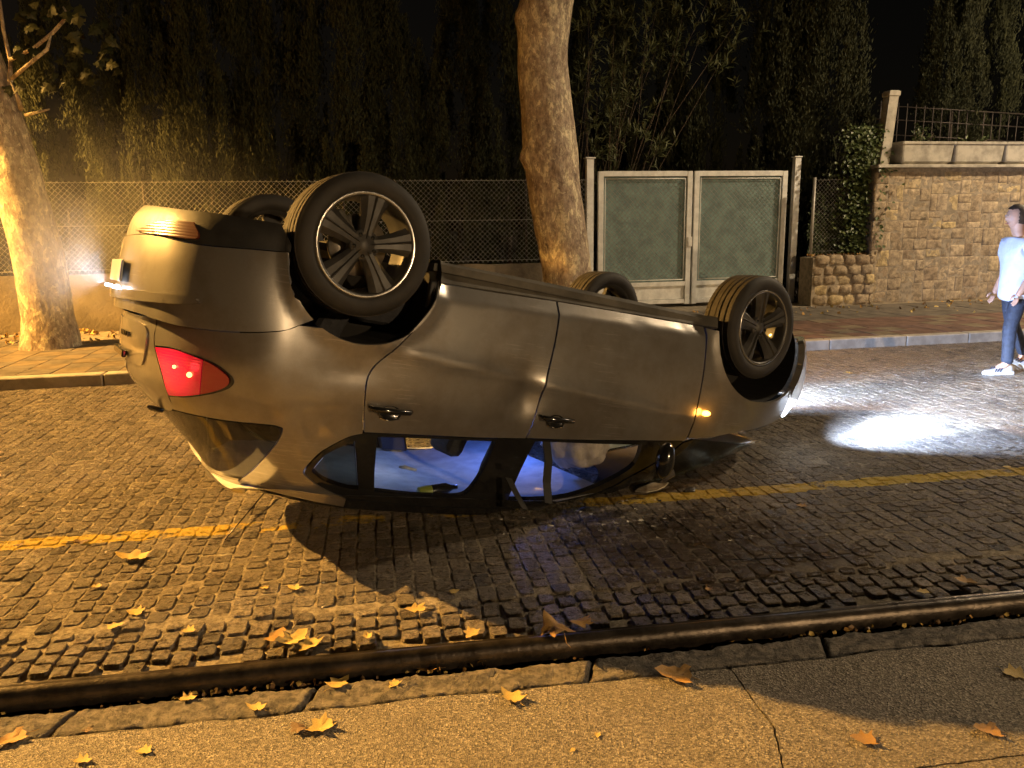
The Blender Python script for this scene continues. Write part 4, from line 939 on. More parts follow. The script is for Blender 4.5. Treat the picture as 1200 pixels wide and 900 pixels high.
# wheels
def make_wheel():
    r_=empty('wheel'); r_.parent=car
    T=[]; Rt,Ri,hw=.3165,.222,.1125
    side_=[(Ri,-.098),(Ri+.012,-.112),(.255,-.121),(.285,-.118),(.303,-.105),(.311,-.094)]
    tread=[]
    for k,(y0,y1) in enumerate(((-.094,-.066),(-.056,-.017),(-.012,.012),(.022,.056),(.066,.094))):
        c=.0035*((y0+y1)/.18)**2; tread+=[(Rt-.008,y0-.0005),(Rt-c,y0+.001),(Rt-c,y1-.001),(Rt-.008,y1+.0005)]
    tread=tread[1:-1]
    sw=MB().lathe(side_,72).lathe([(a,-b) for a,b in side_[::-1]],72)
    # raised ring of lettering blocks on the outer sidewall
    tyre=sw.build('tyre',M['tyre'],r_,recalc=False)
    tr_=MB().lathe([side_[-1]]+tread+[(side_[-1][0],-side_[-1][1])],72,smooth=False)
    n=72
    tr_.build('tread',M['tread'],tyre)
    sip=MB()
    for k in range(64):
        a=2*PI*k/64
        for (y0,y1,sk) in ((-.093,-.068,.02),(.068,.093,-.02)):
            q=[]; 
            for (y,da) in ((y0,0),(y1,sk)): 
                for d in (-.006,.006): q.append(((Rt+.0012)*math.cos(a+da+d),y,(Rt+.0012)*math.sin(a+da+d)))
            sip.add(q,[(0,1,3,2)])
    sip.build('tread_sipe',M['tyre'],tyre)
    rim=MB().lathe([(.228,.104),(.232,.110),(.228,.114),(.216,.112),(.210,.098),(.205,.04),(.20,-.09),(.222,-.104)],64).build('rim',M['rim'],r_)
    MB().lathe([(.233,.108),(.231,.1155),(.224,.1165),(.217,.1135)],64).build('rim_lip',M['lip'],rim)
    for k in range(5):
        a=R(90+72*k); ca,sa=math.cos(a),math.sin(a)
        sec=[(.03,.036,.086,.05),(.075,.036,.094,.05),(.13,.046,.103,.06),(.18,.060,.108,.075),(.216,.072,.110,.085)]
        V=[];F=[]
        for (r0,hw_,yf,yb) in sec:
            for (t,y) in ((-hw_,yf-.024),(-hw_*.55,yf-.003),(-.10*hw_,yf-.004),(0,yf+.006),(.10*hw_,yf-.004),(hw_*.55,yf-.003),(hw_,yf-.024),(hw_*.9,yb-.02),(-hw_*.9,yb-.02)): V.append((ca*r0-sa*t,y,sa*r0+ca*t))
        m=9
        for i in range(len(sec)-1): F+=[(i*m+j,i*m+(j+1)%m,(i+1)*m+(j+1)%m,(i+1)*m+j) for j in range(m)]
        MB().add(V,F).build('spoke',M['rim'],rim,recalc=True)
    hub=MB().lathe([(.001,.092),(.026,.092),(.032,.086),(.064,.084),(.070,.078),(.070,.03)],32).build('hub',M['rim'],rim)
    for k in range(5):
        a=R(90+72*k+36); MB().lathe([(.0001,.088),(.008,.088),(.010,.084),(.010,.07)],8,center=(.049*math.cos(a),.0,.049*math.sin(a))).build('wheel_bolt',M['black_gloss'],rim)
    MB().lathe([(.05,.0),(.135,.0),(.137,-.004),(.137,-.02),(.05,-.02)],40).build('brake_disc',M['disc'],r_)
    MB().box((.09,-.008,.07),(.13,.07,.07),rot=Matrix.Rotation(R(-40),3,'Y'),bev=.015).build('brake_caliper',M['under'],r_)
    return r_
wh=make_wheel(); first=True
for (x,s_,rot,st) in ((0,1,176,0),(2.578,1,190,-4),(0,-1,40,0),(2.578,-1,75,-4)):
    o=wh if first else copy_tree(wh,car); first=False; o.parent=car; o.location=(x,s_*.745,.243); o.rotation_euler=(0,R(rot),0)
    o.rotation_mode='XYZ'; q=Matrix.Rotation(R(st),3,'Z')@(Matrix.Rotation(0 if s_>0 else PI,3,'Z'))@Matrix.Rotation(R(rot),3,'Y'); o.rotation_euler=q.to_euler()
# door handles
for (u,z,drs) in ((.222,.957,rdoors),(1.145,.922,fdoors)):
    c=S3(u,z,.0); s_=drs[0]
    cup=MB(); V=[];n=20
    for r_,yy in ((1,.001),(.96,.004),(.75,-.002)):
        for k in range(n): V.append((.058*r_*math.cos(2*PI*k/n)+c.x,c.y+yy+.003-.0*k,c.z+.012+.036*r_*math.sin(2*PI*k/n)))
    cup.add(V,[(l*n+k,l*n+(k+1)%n,(l+1)*n+(k+1)%n,(l+1)*n+k) for l in range(2) for k in range(n)]+[tuple(2*n+k for k in range(n))],smooth=True); hc=cup.build('handle_cup',M['black_gloss'],s_)
    MB().tube([(c.x-.105,c.y+.012,c.z-.012),(c.x-.09,c.y+.034,c.z-.005),(c.x,c.y+.042,c.z-.002),(c.x+.085,c.y+.034,c.z-.002),(c.x+.105,c.y+.010,c.z-.004)],[.008,.013,.014,.013,.009],10).build('handle',M['black_gloss'],s_)
    MB().tube([(c.x-.05,c.y+.006,c.z+.035),(c.x,c.y+.006,c.z+.046),(c.x+.05,c.y+.006,c.z+.035)],.003,6).build('handle_trim',M['chrome'],s_)
c=S3(2.19,.80,.006); mb=MB(); V=[];n=16
for r_,yy in ((1,0),(.8,.010),(.3,.013)):
    for k in range(n): V.append((c.x+.034*r_*math.cos(2*PI*k/n),c.y+yy,c.z+.017*r_*math.sin(2*PI*k/n)))
mb.add(V,[(l*n+k,l*n+(k+1)%n,(l+1)*n+(k+1)%n,(l+1)*n+k) for l in range(2) for k in range(n)]+[tuple(2*n+k for k in range(n))],smooth=True); ind=mb.build('side_indicator',M['amber'],fend[0])
def lamp_light(name,kind,loc,power,color,parent,size=.02,dirv=None,cone=60,blend=.5):
    ld=bpy.data.lights.new(name,kind); ld.energy=power; ld.color=color; ld.shadow_soft_size=size
    if kind=='SPOT': ld.spot_size=R(cone); ld.spot_blend=blend
    o=bpy.data.objects.new(name,ld); col.objects.link(o); o.parent=parent; o.location=loc
    if dirv is not None: o.rotation_euler=Vector(dirv).to_track_quat('-Z','Y').to_euler()
    return o
lamp_light('indicator_light','POINT',(c.x,c.y+.05,c.z),.5,(1,.42,.06),ind,.02)
lamp_light('tail_light','POINT',S3(-.83,.92,.10),.35,(1,.03,.04),lamps[0],.03)
# headlamps: low beams still burning
for o,s_ in zip(hl,(1,-1)):
    p=S3(3.2,.70,.03); lamp_light('low_beam','SPOT',(p.x,s_*p.y,p.z),HEAD_P,(.60,.75,1),o,.03,(1,-.005 if s_>0 else .23,-.06),34,1); lamp_light('beam_spread','SPOT',(p.x,s_*p.y,p.z),HEAD_P*.5,(.46,.62,1),o,.03,(1,.12,-.16),72,1)
# number plate, its lamps, wiper
c=S3(uc(.53),.53,.05); pl=MB().box((c.x-.004,0,.52),(.006,.46,.10),bev=.002).build('number_plate',M['plate'],bumper)
MB().box((c.x-.008,.212,.52),(.003,.03,.09)).build('plate_band',pm('blue plate band',(.03,.06,.3),.4,var=.05),pl)
for y in (.16,-.16):
    q=MB().box((c.x-.014,y,.598),(.03,.05,.014),bev=.003).build('plate_lamp',M['plate_lamp'],bumper)
    lamp_light('plate_light','SPOT',(c.x-.035,y,.585),PLATE_P,(.72,.84,1),q,.015,(-1,0,-.25),150,.6)
c=S3(-1.12,1.128,.012); MB().tube([c+Vector((.02,0,.01)),c+Vector((-.03,.01,0)),c+Vector((-.05,.05,-.01))],[.012,.013,.008],8).build('rear_wiper',M['black_gloss'],hatch)
g0=to_car(ground(319,577)+Vector((0,0,.05))); g1=to_car(ground(264,635)+Vector((0,0,.012))); MB().tube([g0,(g0+g1)/2,g1],[.005,.004,.003],6).build('antenna',M['black_gloss'],car)
# door mirror hanging by its cable
mp=to_car(at_depth(776,534,4.28)); mr=MB()
V=[];n=16
for i in range(9):
    t=-1+2*i/8; rr=math.sqrt(max(.02,1-t**2*.92))
    for k in range(n): V.append(mp+Vector((.055*rr*math.cos(2*PI*k/n),.05*rr*math.sin(2*PI*k/n)+.03,.10*t+.02)))
mr.add(V,[(l*n+k,l*n+(k+1)%n,(l+1)*n+(k+1)%n,(l+1)*n+k) for l in range(8) for k in range(n)]+[tuple(range(n))[::-1],tuple(8*n+k for k in range(n))],smooth=True)
mro=mr.build('door_mirror',M['black_gloss'],car); gq=to_car(at_depth(783,557,4.26)); MB().box(gq,(.09,.012,.05),rot=Matrix.Rotation(.5,3,'Y'),bev=.005).build('mirror_glass',M['chrome'],mro)
MB().tube([to_car(at_depth(772,520,4.3)),to_car(at_depth(787,538,4.24)),gq],.003,5).build('mirror_cable',M['black'],mro)
# cabin: headliner is now the floor
rows=[]
for x in np.linspace(-.35,1.74,18):
    hwid=.70 if x>0 else .62; rows.append([clampg(Vector((x,hwid*t,1.445-.05*t**4+.004*fbm((x*5,t*4,0)))),.035) for t in np.linspace(-1,1,15)])
def grid2(name,rows,mat):
    n=len(rows[0]); V=[p for r_ in rows for p in r_]; return MB().add(V,[(i*n+j,(i+1)*n+j,(i+1)*n+j+1,i*n+j+1) for i in range(len(rows)-1) for j in range(n-1)],smooth=True).build(name,mat,car)
grid2('headliner',rows,M['liner'])
def seat(x,y,wd,ang,z0=.42):
    s_=empty('seat'); s_.parent=car; s_.location=(x,y,z0)
    MB().box((.22,0,.08),(.5,wd,.16),bev=.05).build('cushion',M['seat'],s_)
    rt=Matrix.Rotation(R(-ang),3,'Y'); MB().box(rt@Vector((-.05,0,.38)),(.13,wd,.62),rot=rt,bev=.05).build('backrest',M['seat'],s_); return s_,rt
for y in (.37,-.37):
    s_,rt=seat(1.12,y,.48,18,.40); MB().box(rt@Vector((-.06,0,.79)),(.10,.27,.19),rot=rt,bev=.045).build('headrest',M['seat'],s_)
    for k in (-.06,.06): MB().tube([rt@Vector((-.06,k,.65)),rt@Vector((-.06,k,.75))],.007,6).build('headrest_post',M['chrome'],s_)
s_,rt=seat(.12,0,1.25,22,.42)
for y in (-.42,.42): MB().box(rt@Vector((-.07,y,.75)),(.08,.24,.14),rot=rt,bev=.035).build('headrest',M['seat'],s_)
cbox(MB(),1.92,2.35,-.72,.72,.68,.98,bev=.07).build('dashboard',M['cabin'],car)
sw=MB(); n=32; cc=Vector((1.80,.37,.86)); ax=Matrix.Rotation(R(65),3,'Y')
sw.tube([cc+ax@Vector((.185*math.cos(2*PI*k/n),.185*math.sin(2*PI*k/n),0)) for k in range(n+1)],.016,8,cap=False); swo=sw.build('steering_wheel',M['black'],car)
bm=bmesh.new(); bmesh.ops.create_icosphere(bm,subdivisions=4,radius=1)
for v in bm.verts:
    d=v.co.copy(); k=1+.18*fbm(d*2.2,1,4)+.10*abs(fbm(d*5+Vector((3,1,2)),1,3)); v.co=Vector((1.62,.42,1.06))+Vector((d.x*.17,d.y*.24,d.z*.19))*k
me=bpy.data.meshes.new('airbag'); bm.to_mesh(me); bm.free(); me.materials.append(M['airbag'])
for p in me.polygons: p.use_smooth=True
o=bpy.data.objects.new('airbag',me); col.objects.link(o); o.parent=car
# belt hanging from the pillar, second loose belt
def strap(name,pts,wd):
    pts=[to_car(p) for p in pts]; V=[];F=[]
    for i,p in enumerate(pts):
        sdv=Vector((1,0,.12)) ; V+=[p-sdv*wd/2,p+sdv*wd/2,p+sdv*wd/2+Vector((0,-.004,0)),p-sdv*wd/2+Vector((0,-.004,0))]
    for i in range(len(pts)-1):
        for j in range(4): F.append((i*4+j,i*4+(j+1)%4,(i+1)*4+(j+1)%4,(i+1)*4+j))
    MB().add(V,F).build(name,M['belt'],car,recalc=True)
strap('seat_belt',[at_depth(640,512,4.05),at_depth(643,540,4.0),at_depth(641,565,3.98),at_depth(643,590,3.96)],.05)
strap('seat_belt',[at_depth(596,560,3.9),at_depth(606,580,3.9),at_depth(616,597,3.9)],.04)
for sy in (1,-1):
    cbox(MB(),.35,1.0,sy*.80-.02,sy*.80+.02,.34,1.02,bev=.01).build('door_card',M['cabin'],car); cbox(MB(),1.08,2.0,sy*.80-.02,sy*.80+.02,.34,1.0,bev=.01).build('door_card',M['cabin'],car)
    V=[]
    for (x,z,w_) in ((.86,1.03,.18),(.84,1.2,.17),(.87,1.40,.17)): 
        yy=herm(z,WT)-.02; V+=[(x,sy*yy,z),(x+w_,sy*yy,z),(x+w_,sy*(yy-.05),z),(x,sy*(yy-.05),z)]
    MB().add(V,[(l*4+i,l*4+(i+1)%4,(l+1)*4+(i+1)%4,(l+1)*4+i) for l in range(2) for i in range(4)]).build('pillar_trim',M['cabin'],car,recalc=True)
dl=MB().box((1.66,0,1.41),(.12,.16,.02),bev=.006).build('dome_lamp',lens('blue cabin lamp',(.2,.3,.9),(.12,.25,1),6),car)
lamp_light('cabin_light','POINT',(1.45,-.1,1.0),CABIN_P,(.10,.22,1),dl,.05)
lamp_light('cabin_light','POINT',(.55,-.15,1.02),CABIN_P*.5,(.5,.62,1),dl,.05)

# loose things lying in the cabin and under the windows
bt=empty('bottle'); bt.location=at_depth(512,574,3.93); bt.rotation_euler=(0,R(90),R(24)); tag(bt,'yellow green bottle lying on the headliner behind the back window','bottle')
MB().lathe([(.001,-.10),(.026,-.10),(.03,-.095),(.03,-.03)],16,axis='Z').build('label_sleeve',M['lime'],bt); MB().lathe([(.0295,-.03),(.0295,.05),(.012,.085),(.012,.11),(.001,.11)],16,axis='Z').build('bottle_body',M['black_gloss'],bt)
o=MB().tube([(-.05,0,0),(-.02,0,.004),(.05,0,0)],[.008,.012,.007],8).build('flashlight',M['paper']); o.location=at_depth(478,549,4.2); o.rotation_euler=(0,R(6),R(-18)); tag(o,'small pale tube lying on the blue lit headliner','tube')

# ------------------------------------------------------------------ leaves, debris
def leaf_mesh(seed,curl,mat):
    random.seed(seed); j_=lambda a:a+random.uniform(-.06,.06)
    out=[(0,-.02),(.08,j_(.26)),(j_(-.02),j_(.44)),(.20,j_(.43)),(.32,j_(.34)),(j_(.42),j_(.52)),(.55,j_(.40)),(.62,j_(.27)),(.80,j_(.22)),(1,0)]
    pts=out+[(x,-y*random.uniform(.8,1.1)) for x,y in out[-2:0:-1]]; n=len(pts); V=[];F=[]
    for s in (1,.55):
        for (x,y) in pts:
            xx=.42+(x-.42)*s; yy=y*s
            V.append((xx-.42,yy,curl*(.55*yy*yy*(1 if seed%2 else -1)+.4*(xx-.42)**2)+.13*fbm((xx*4.5+seed,yy*4.5,0),1,3)+(.06*abs(yy) if seed%3==0 else 0)))
    V.append((0,0,.02)); F=[(i,(i+1)%n,n+(i+1)%n,n+i) for i in range(n)]+[(n+i,n+(i+1)%n,2*n) for i in range(n)]
    mz=min(v[2] for v in V); V=[(x,y,z-mz) for x,y,z in V]
    mb=MB().add(V,F,smooth=True); mb.tube([(-.42,0,.02-mz),(-.62,.05,.05),(-.78,.03,.02)],[.014,.012,.01],5)
    return mb.build('fallen_leaf',mat)
kinds={'y':[leaf_mesh(1,1.6,M['dry_y']),leaf_mesh(2,.5,M['dry_y']),leaf_mesh(3,2.2,M['dry_y']),leaf_mesh(9,1.2,M['dry_y'])],'o':[leaf_mesh(4,1.3,M['dry_o']),leaf_mesh(5,.9,M['dry_o']),leaf_mesh(11,2.0,M['dry_o'])],'b':[leaf_mesh(6,1.2,M['dry_b']),leaf_mesh(7,.9,M['dry_b'])]}
usedl=set(); random.seed(77)
LBL={'bigy':'large curled pale yellow leaf on the cobbles near the yellow line','pair':'yellow plane leaf in the pile by the tram rail'}
def place_leaf(k,px,py,spx,z,label,group):
    pr=random.choice(kinds[k]); p=ground(px,py,z); s=spx*1.15*p.y/CF
    if pr.name not in usedl: o=pr; usedl.add(pr.name)
    else: o=pr.copy(); col.objects.link(o)
    o.location=p+Vector((0,0,.004)); o.scale=(s,s*random.uniform(.7,1),s*random.uniform(.35,.85)); o.rotation_euler=(random.uniform(-.09,.09),random.uniform(-.09,.09),random.uniform(0,6.28)); tag(o,label,'leaf',group); return o
SL='yellow plane leaf lying on the concrete slab'; CL='small yellow leaf scattered on the lit cobbles'; RLb='curled leaf fallen against the tram rail'; DK='brown leaf lying on the dark cobbles in the shadow of the car'; FK='dry leaf in the gutter along the far kerb'; KL='dry leaf lying on the rough kerb stones'
for (k,x,y,s,z,l,g_) in [('y',155,656,36,0,'large curled pale yellow leaf on the cobbles by the yellow line',None),('b',96,637,17,0,'curled brown leaf standing on the yellow line',None),
 ('y',345,752,40,0,RLb,'leaves along the rail'),('o',325,748,30,0,RLb,'leaves along the rail'),('y',362,757,34,0,RLb,'leaves along the rail'),('o',650,742,44,.02,'big orange leaf draped over the tram rail',None),('o',682,732,26,0,RLb,'leaves along the rail'),
 ('y',600,819,36,ZS,'crumpled yellow leaf on the slab by the kerb joint',None),('y',376,853,34,ZS,'pale crumpled leaf touching a brown one on the slab',None),('b',350,856,24,ZS,'small brown leaf touching a pale one on the slab',None),
 ('y',300,831,26,ZK,KL,'leaves on the kerb stones'),('o',792,794,42,ZK,'folded orange leaf on the slab at the edge of the shadow',None),('o',1013,868,30,ZS,SL,'leaves on the slab'),('o',1158,858,30,ZS,SL,'leaves on the slab'),('y',1190,791,28,ZS,'torn yellow leaf on the slab inside the shadow',None),
 ('o',1131,683,24,0,DK,'leaves in the shadow'),('b',1158,690,22,0,DK,'leaves in the shadow'),('y',1082,695,14,0,DK,'leaves in the shadow'),('y',160,719,22,0,CL,'leaves on the lit cobbles'),('y',134,735,18,0,CL,'leaves on the lit cobbles'),('y',222,740,16,0,CL,'leaves on the lit cobbles'),
 ('y',345,691,18,0,CL,'leaves on the lit cobbles'),('y',310,690,10,0,CL,'leaves on the lit cobbles'),('y',113,689,12,0,CL,'leaves on the lit cobbles'),('y',488,716,24,0,CL,'leaves on the lit cobbles'),('y',430,748,16,0,CL,'leaves on the lit cobbles'),('y',552,743,22,0,CL,'leaves on the lit cobbles'),('y',532,694,12,0,DK,'leaves in the shadow'),
 ('b',38,603,8,0,CL,'leaves on the lit cobbles'),('b',22,640,10,0,CL,'leaves on the lit cobbles'),('o',14,868,36,ZS,'dark orange leaf at the kerb joint beside the slab edge',None),('y',97,893,22,ZS,SL,'leaves on the slab'),('y',170,881,20,ZS,SL,'leaves on the slab'),('b',103,857,12,ZK,KL,'leaves on the kerb stones'),
 ('o',503,785,24,ZK,KL,'leaves on the kerb stones'),('o',562,776,16,ZK,KL,'leaves on the kerb stones'),('y',700,863,10,ZS,SL,'leaves on the slab'),('y',671,880,8,ZS,SL,'leaves on the slab'),('o',940,594,12,0,DK,'leaves in the shadow'),('o',830,692,10,0,DK,'leaves in the shadow'),('b',968,652,12,0,DK,'leaves in the shadow'),
 ('o',1000,406,15,0,'large orange leaf in the gutter against the far kerb',None),('o',984,408,9,0,FK,'leaves in the far gutter'),('o',1043,405,9,0,FK,'leaves in the far gutter'),('y',1068,404,7,0,FK,'leaves in the far gutter'),('o',1092,403,8,0,FK,'leaves in the far gutter'),('y',220,820,20,ZK,KL,'leaves on the kerb stones'),('y',397,802,30,ZK,KL,'leaves on the kerb stones'),('y',462,803,16,ZK,KL,'leaves on the kerb stones'),('y',1180,548,9,0,DK,'leaves in the shadow'),('y',995,438,7,0,FK,'leaves in the far gutter')]:
    place_leaf(k,x,y,s,z,l,g_)
lit=MB(); random.seed(91); cols=['dry_y','dry_o','dry_b']
def bit(c,s,mi):
    n=5; d=rv(); t=d.orthogonal().normalized(); b_=d.cross(t); V=[c+(t*math.cos(2*PI*k/n)+b_*math.sin(2*PI*k/n))*s*random.uniform(.5,1)+d*s*.2*random.uniform(-1,1) for k in range(n)]+[c+d*s*.25]
    lit.add(V,[(k,(k+1)%n,n) for k in range(n)],mi=mi)
for k in range(150):
    x=random.choice((random.gauss(1.35,.5),random.gauss(.8,.25),random.uniform(-1,5),random.gauss(3.3,.4))); bit(RL(x,-.082+random.gauss(0,.006),random.uniform(-.06,-.035)),random.uniform(.006,.017),random.choice((0,0,1,2)))
for k in range(130):
    a=random.gauss(-.8,.9); b=random.choice((random.gauss(2.75,.2),random.gauss(3.5,.15))); bit(K(a,min(b,3.78),.135+random.uniform(0,.02)),random.uniform(.02,.06),random.choice((0,1,2)))
for k in range(120):
    a=random.uniform(8,16); b=3.4-abs(random.gauss(0,.6)); bit(K(a,b,.128+random.uniform(0,.01)),random.uniform(.015,.045),random.choice((0,1,1,2)))
for k in range(60): bit(K(random.uniform(11.0,12.0),3.75+random.uniform(-.1,.1),.95),random.uniform(.02,.04),random.choice((1,2,2)))
tag(lit.build('leaf_litter',[M[c] for c in cols]),'dry leaf litter along the rail groove, the walls and tree feet','litter',kind='stuff')
# debris
mb=MB(); n=9; random.seed(4); q0=ground(764,576); pts=[]
ol=[(-1,-.1),(-.75,.35),(-.2,.62),(.2,.9),(.6,.75),(1.05,.5),(.75,.05),(.25,-.55),(-.4,-.75)]
V=[(x*.10,y*.085,.012+.012*fbm((x*2,y*2,0),1,2)+.014*x) for x,y in ol]; V2=[(x,y,z-.004) for x,y,z in V]
mb.add(V+V2,[tuple(range(n)),tuple(range(2*n-1,n-1,-1))]+[(i,n+i,n+(i+1)%n,(i+1)%n) for i in range(n)])
o=mb.build('plastic_sheet',M['paper'],recalc=True); o.location=q0+Vector((0,0,.012)); tag(o,'crumpled pale plastic piece on the yellow line beside the hanging mirror','debris')
for (x,y,s,l) in ((625,597,.05,'small black trim fragment beside the smashed window'),(808,576,.035,'small black plastic chip on the yellow line'),(688,598,.03,'black rubber scrap beside the roof edge'),(832,606,.02,'tiny dark chip on the stained cobbles')):
    bm=bmesh.new(); bmesh.ops.create_icosphere(bm,subdivisions=2,radius=1)
    for v in bm.verts: d=v.co.copy(); v.co=Vector((d.x*1.4,d.y*.7,d.z*.35))*s*(1+.35*fbm(d*2+Vector((x,0,0)),1,3))
    me=bpy.data.meshes.new('debris_fragment'); bm.to_mesh(me); bm.free(); me.materials.append(M['black']); o=bpy.data.objects.new('debris_fragment',me); col.objects.link(o); o.location=ground(x,y)+Vector((0,0,s*.3)); o.rotation_euler=(0,0,x); tag(o,l,'debris')
o=MB().box((0,0,0),(.20,.028,.012),rot=Matrix.Rotation(.1,3,'X'),bev=.004).build('trim_strip',M['paper']); o.location=ground(745,563)+Vector((0,0,.018)); o.rotation_euler=(.1,.05,R(38)); tag(o,'pale trim strip lying under the front pillar of the car','debris')
sh=MB(); random.seed(15)
for k in range(800):
    p=ground(random.gauss(655,38),random.gauss(598,6)) if random.random()<.6 else ground(random.gauss(690,70),random.gauss(622,16)); s=random.uniform(.002,.0075); p.z=.006+s*.3; d=[rv()*s for _ in range(4)]; sh.add([p+q for q in d],[(0,1,2),(0,2,3),(0,3,1),(1,3,2)])
bits=MB(); random.seed(61)
for k in range(110):
    p=ground(random.gauss(700,75),random.gauss(606,14)); s_=random.uniform(.004,.014); p.z=.006+s_*.2; d=[Vector((q.x*1.5,q.y,q.z*.5))*s_ for q in (rv() for _ in range(5))]
    bits.add([p+q for q in d],[(0,1,2),(0,2,3),(0,3,4),(1,2,3),(1,3,4),(0,1,4)],mi=random.choice((0,0,1)))
tag(bits.build('plastic_bits',[M['black'],M['paper']]),'scatter of small plastic bits along the roof edge of the car','debris',kind='stuff')
tag(sh.build('glass_crumbs',M['shard']),'crumbs of broken window glass beside the car roof','broken glass',kind='stuff')
# dark fluid running from the engine along the joints
def stream(pts,wd,seed):
    P=[ground(*p) for p in pts]; V=[];F=[]; C=[]
    for i in range(len(P)-1):
        for k in range(6): C.append(P[i]+(P[i+1]-P[i])*k/6)
    C.append(P[-1])
    for i,p in enumerate(C):
        d=(C[min(i+1,len(C)-1)]-C[max(i-1,0)]).normalized(); nn=Vector((-d.y,d.x,0)); ww=wd*(.6+.9*abs(fbm((i*.6,seed,0),1,3)))*(1 if 0<i<len(C)-1 else .2); p=p+nn*.012*fbm((i*.5,seed+4,0),1,2)
        V+=[p+nn*ww+Vector((0,0,.0045)),p-nn*ww+Vector((0,0,.0045))]
    F=[(2*i,2*i+1,2*i+3,2*i+2) for i in range(len(C)-1)]; return V,F
sp=MB()
for i,(q,wd) in enumerate((([(778,602),(800,617),(814,628),(820,636),(838,646),(850,654)],.006),([(802,636),(812,640),(822,637)],.012),([(842,656),(880,657),(915,655),(950,654)],.006))): 
    V,F=stream(q,wd,i*3.1); sp.add(V,F,smooth=True)
tag(sp.build('fluid_spill',M['oil'],recalc=True),'dark glossy fluid trickling over the stained cobbles','spill',kind='stuff')
# light steam drifting behind the tail of the car
sm=bpy.data.meshes.new('steam'); bm=bmesh.new(); bmesh.ops.create_icosphere(bm,subdivisions=3,radius=1); bm.to_mesh(sm); bm.free()
so_=bpy.data.objects.new('steam',sm); col.objects.link(so_); so_.location=(-2.5,5.0,1.6); so_.scale=(1.7,1.2,1.0); so_.rotation_euler=(0,R(12),R(20)); tag(so_,'thin steam drifting behind the tail of the car','steam',kind='stuff')
vm=bpy.data.materials.new('steam'); vm.use_nodes=True; t=vm.node_tree; t.nodes.remove(t.nodes['Principled BSDF'])
pv_=N(t,'ShaderNodeVolumePrincipled'); pv_.inputs['Color'].default_value=(.9,.9,.9,1); pv_.inputs['Anisotropy'].default_value=.25
tc=N(t,'ShaderNodeTexCoord'); ln=N(t,'ShaderNodeVectorMath',operation='LENGTH'); t.links.new(tc.outputs['Object'],ln.inputs[0])
fall=ramp(t,ln.outputs['Value'],[(.0,(1,1,1)),(.95,(0,0,0))]); nz=ramp(t,noise_n(t,1.9,4,.6,tc.outputs['Object'],.5),[(.36,(.05,)*3),(.68,(1,1,1))])
t.links.new(mth(t,'MULTIPLY',mth(t,'MULTIPLY',mth(t,'MULTIPLY',fall,fall),nz),STEAM),pv_.inputs['Density']); t.links.new(pv_.outputs[0],t.nodes['Material Output'].inputs['Volume']); sm.materials.append(vm)
sp2=so_.copy(); col.objects.link(sp2); sp2.location=(-2.15,3.98,1.42); sp2.scale=(.5,.42,.5); sp2.data=sm.copy(); vm2=vm.copy(); sp2.data.materials[0]=vm2; sp2['label']='denser puff of steam around the number plate lamps'
for n_ in vm2.node_tree.nodes:
    if n_.type=='MATH':
        for q in n_.inputs:
            if not q.is_linked and abs(q.default_value-STEAM)<1e-5: q.default_value=STEAM*7

# ------------------------------------------------------------------ the passer-by
per=empty('person',(4.98,7.9,0)); tag(per,'person in pale t-shirt, jeans and white striped trainers walking past the stone wall','person')
HY=R(180)      # faces along -x
def skin_mesh(name,verts,edges,radii,mat,parent,root=0,sub=2):
    me=bpy.data.meshes.new(name); me.from_pydata(verts,edges,[]); o=bpy.data.objects.new(name,me); col.objects.link(o); o.parent=parent
    md=o.modifiers.new('skin','SKIN'); sk=me.skin_vertices[0].data
    for i,r_ in enumerate(radii): sk[i].radius=(r_ if isinstance(r_,tuple) else (r_,r_)); sk[i].use_root=(i==root)
    md.use_smooth_shade=True; ss=o.modifiers.new('sub','SUBSURF'); ss.levels=sub; ss.render_levels=sub; me.materials.append(mat); return o
skin=pm('skin',(.42,.24,.16),.55,var=.1,scale=12); hair=pm('dark hair',(.035,.022,.014),.6,var=.3,scale=60,bmp=.6,bscale=90); tee=pm('pale t-shirt cotton',(.50,.53,.62),.9,var=.08,scale=8,bmp=.4,bscale=18,bdist=.02); jean=pm('blue denim',(.014,.019,.034),.85,var=.3,scale=22,bmp=.3,bscale=200); shoe=pm('white trainer leather',(.42,.42,.42),.5,var=.1); sole=pm('white rubber sole',(.5,.5,.48),.7,var=.08); stripe=pm('dark trainer stripe',(.03,.035,.06),.5,var=.1)
# local frame: x forward of the walker is -X world; y = walker's... built directly in world-aligned axes
V=[(0,0,.86),(0,0,.98),(-.01,0,1.12),(-.015,0,1.26),(-.02,0,1.34),(-.04,0,1.40),(-.055,0,1.47),(-.06,0,1.56),
   (0,-.085,.83),(-.07,-.09,.47),(-.06,-.09,.10),(-.16,-.09,.05),
   (0,.085,.83),(.06,.09,.48),(.22,.09,.16),(.16,.09,.06),
   (-.015,-.17,1.29),(.04,-.21,1.04),(-.07,-.21,.84),(-.10,-.20,.78),
   (-.015,.17,1.29),(.03,.21,1.03),(-.06,.20,.83),(-.09,.19,.77)]
E_=[(0,1),(1,2),(2,3),(3,4),(4,5),(5,6),(6,7),(0,8),(8,9),(9,10),(10,11),(0,12),(12,13),(13,14),(14,15),(3,16),(16,17),(17,18),(18,19),(3,20),(20,21),(21,22),(22,23)]
Rd=[(.12,.145),(.115,.135),(.125,.15),(.10,.14),.058,.055,(.085,.068),(.075,.066),.08,.055,.042,.035,.08,.055,.042,.035,.055,.043,.034,.026,.055,.043,.034,.026]
skin_mesh('body',V,E_,Rd,skin,per)
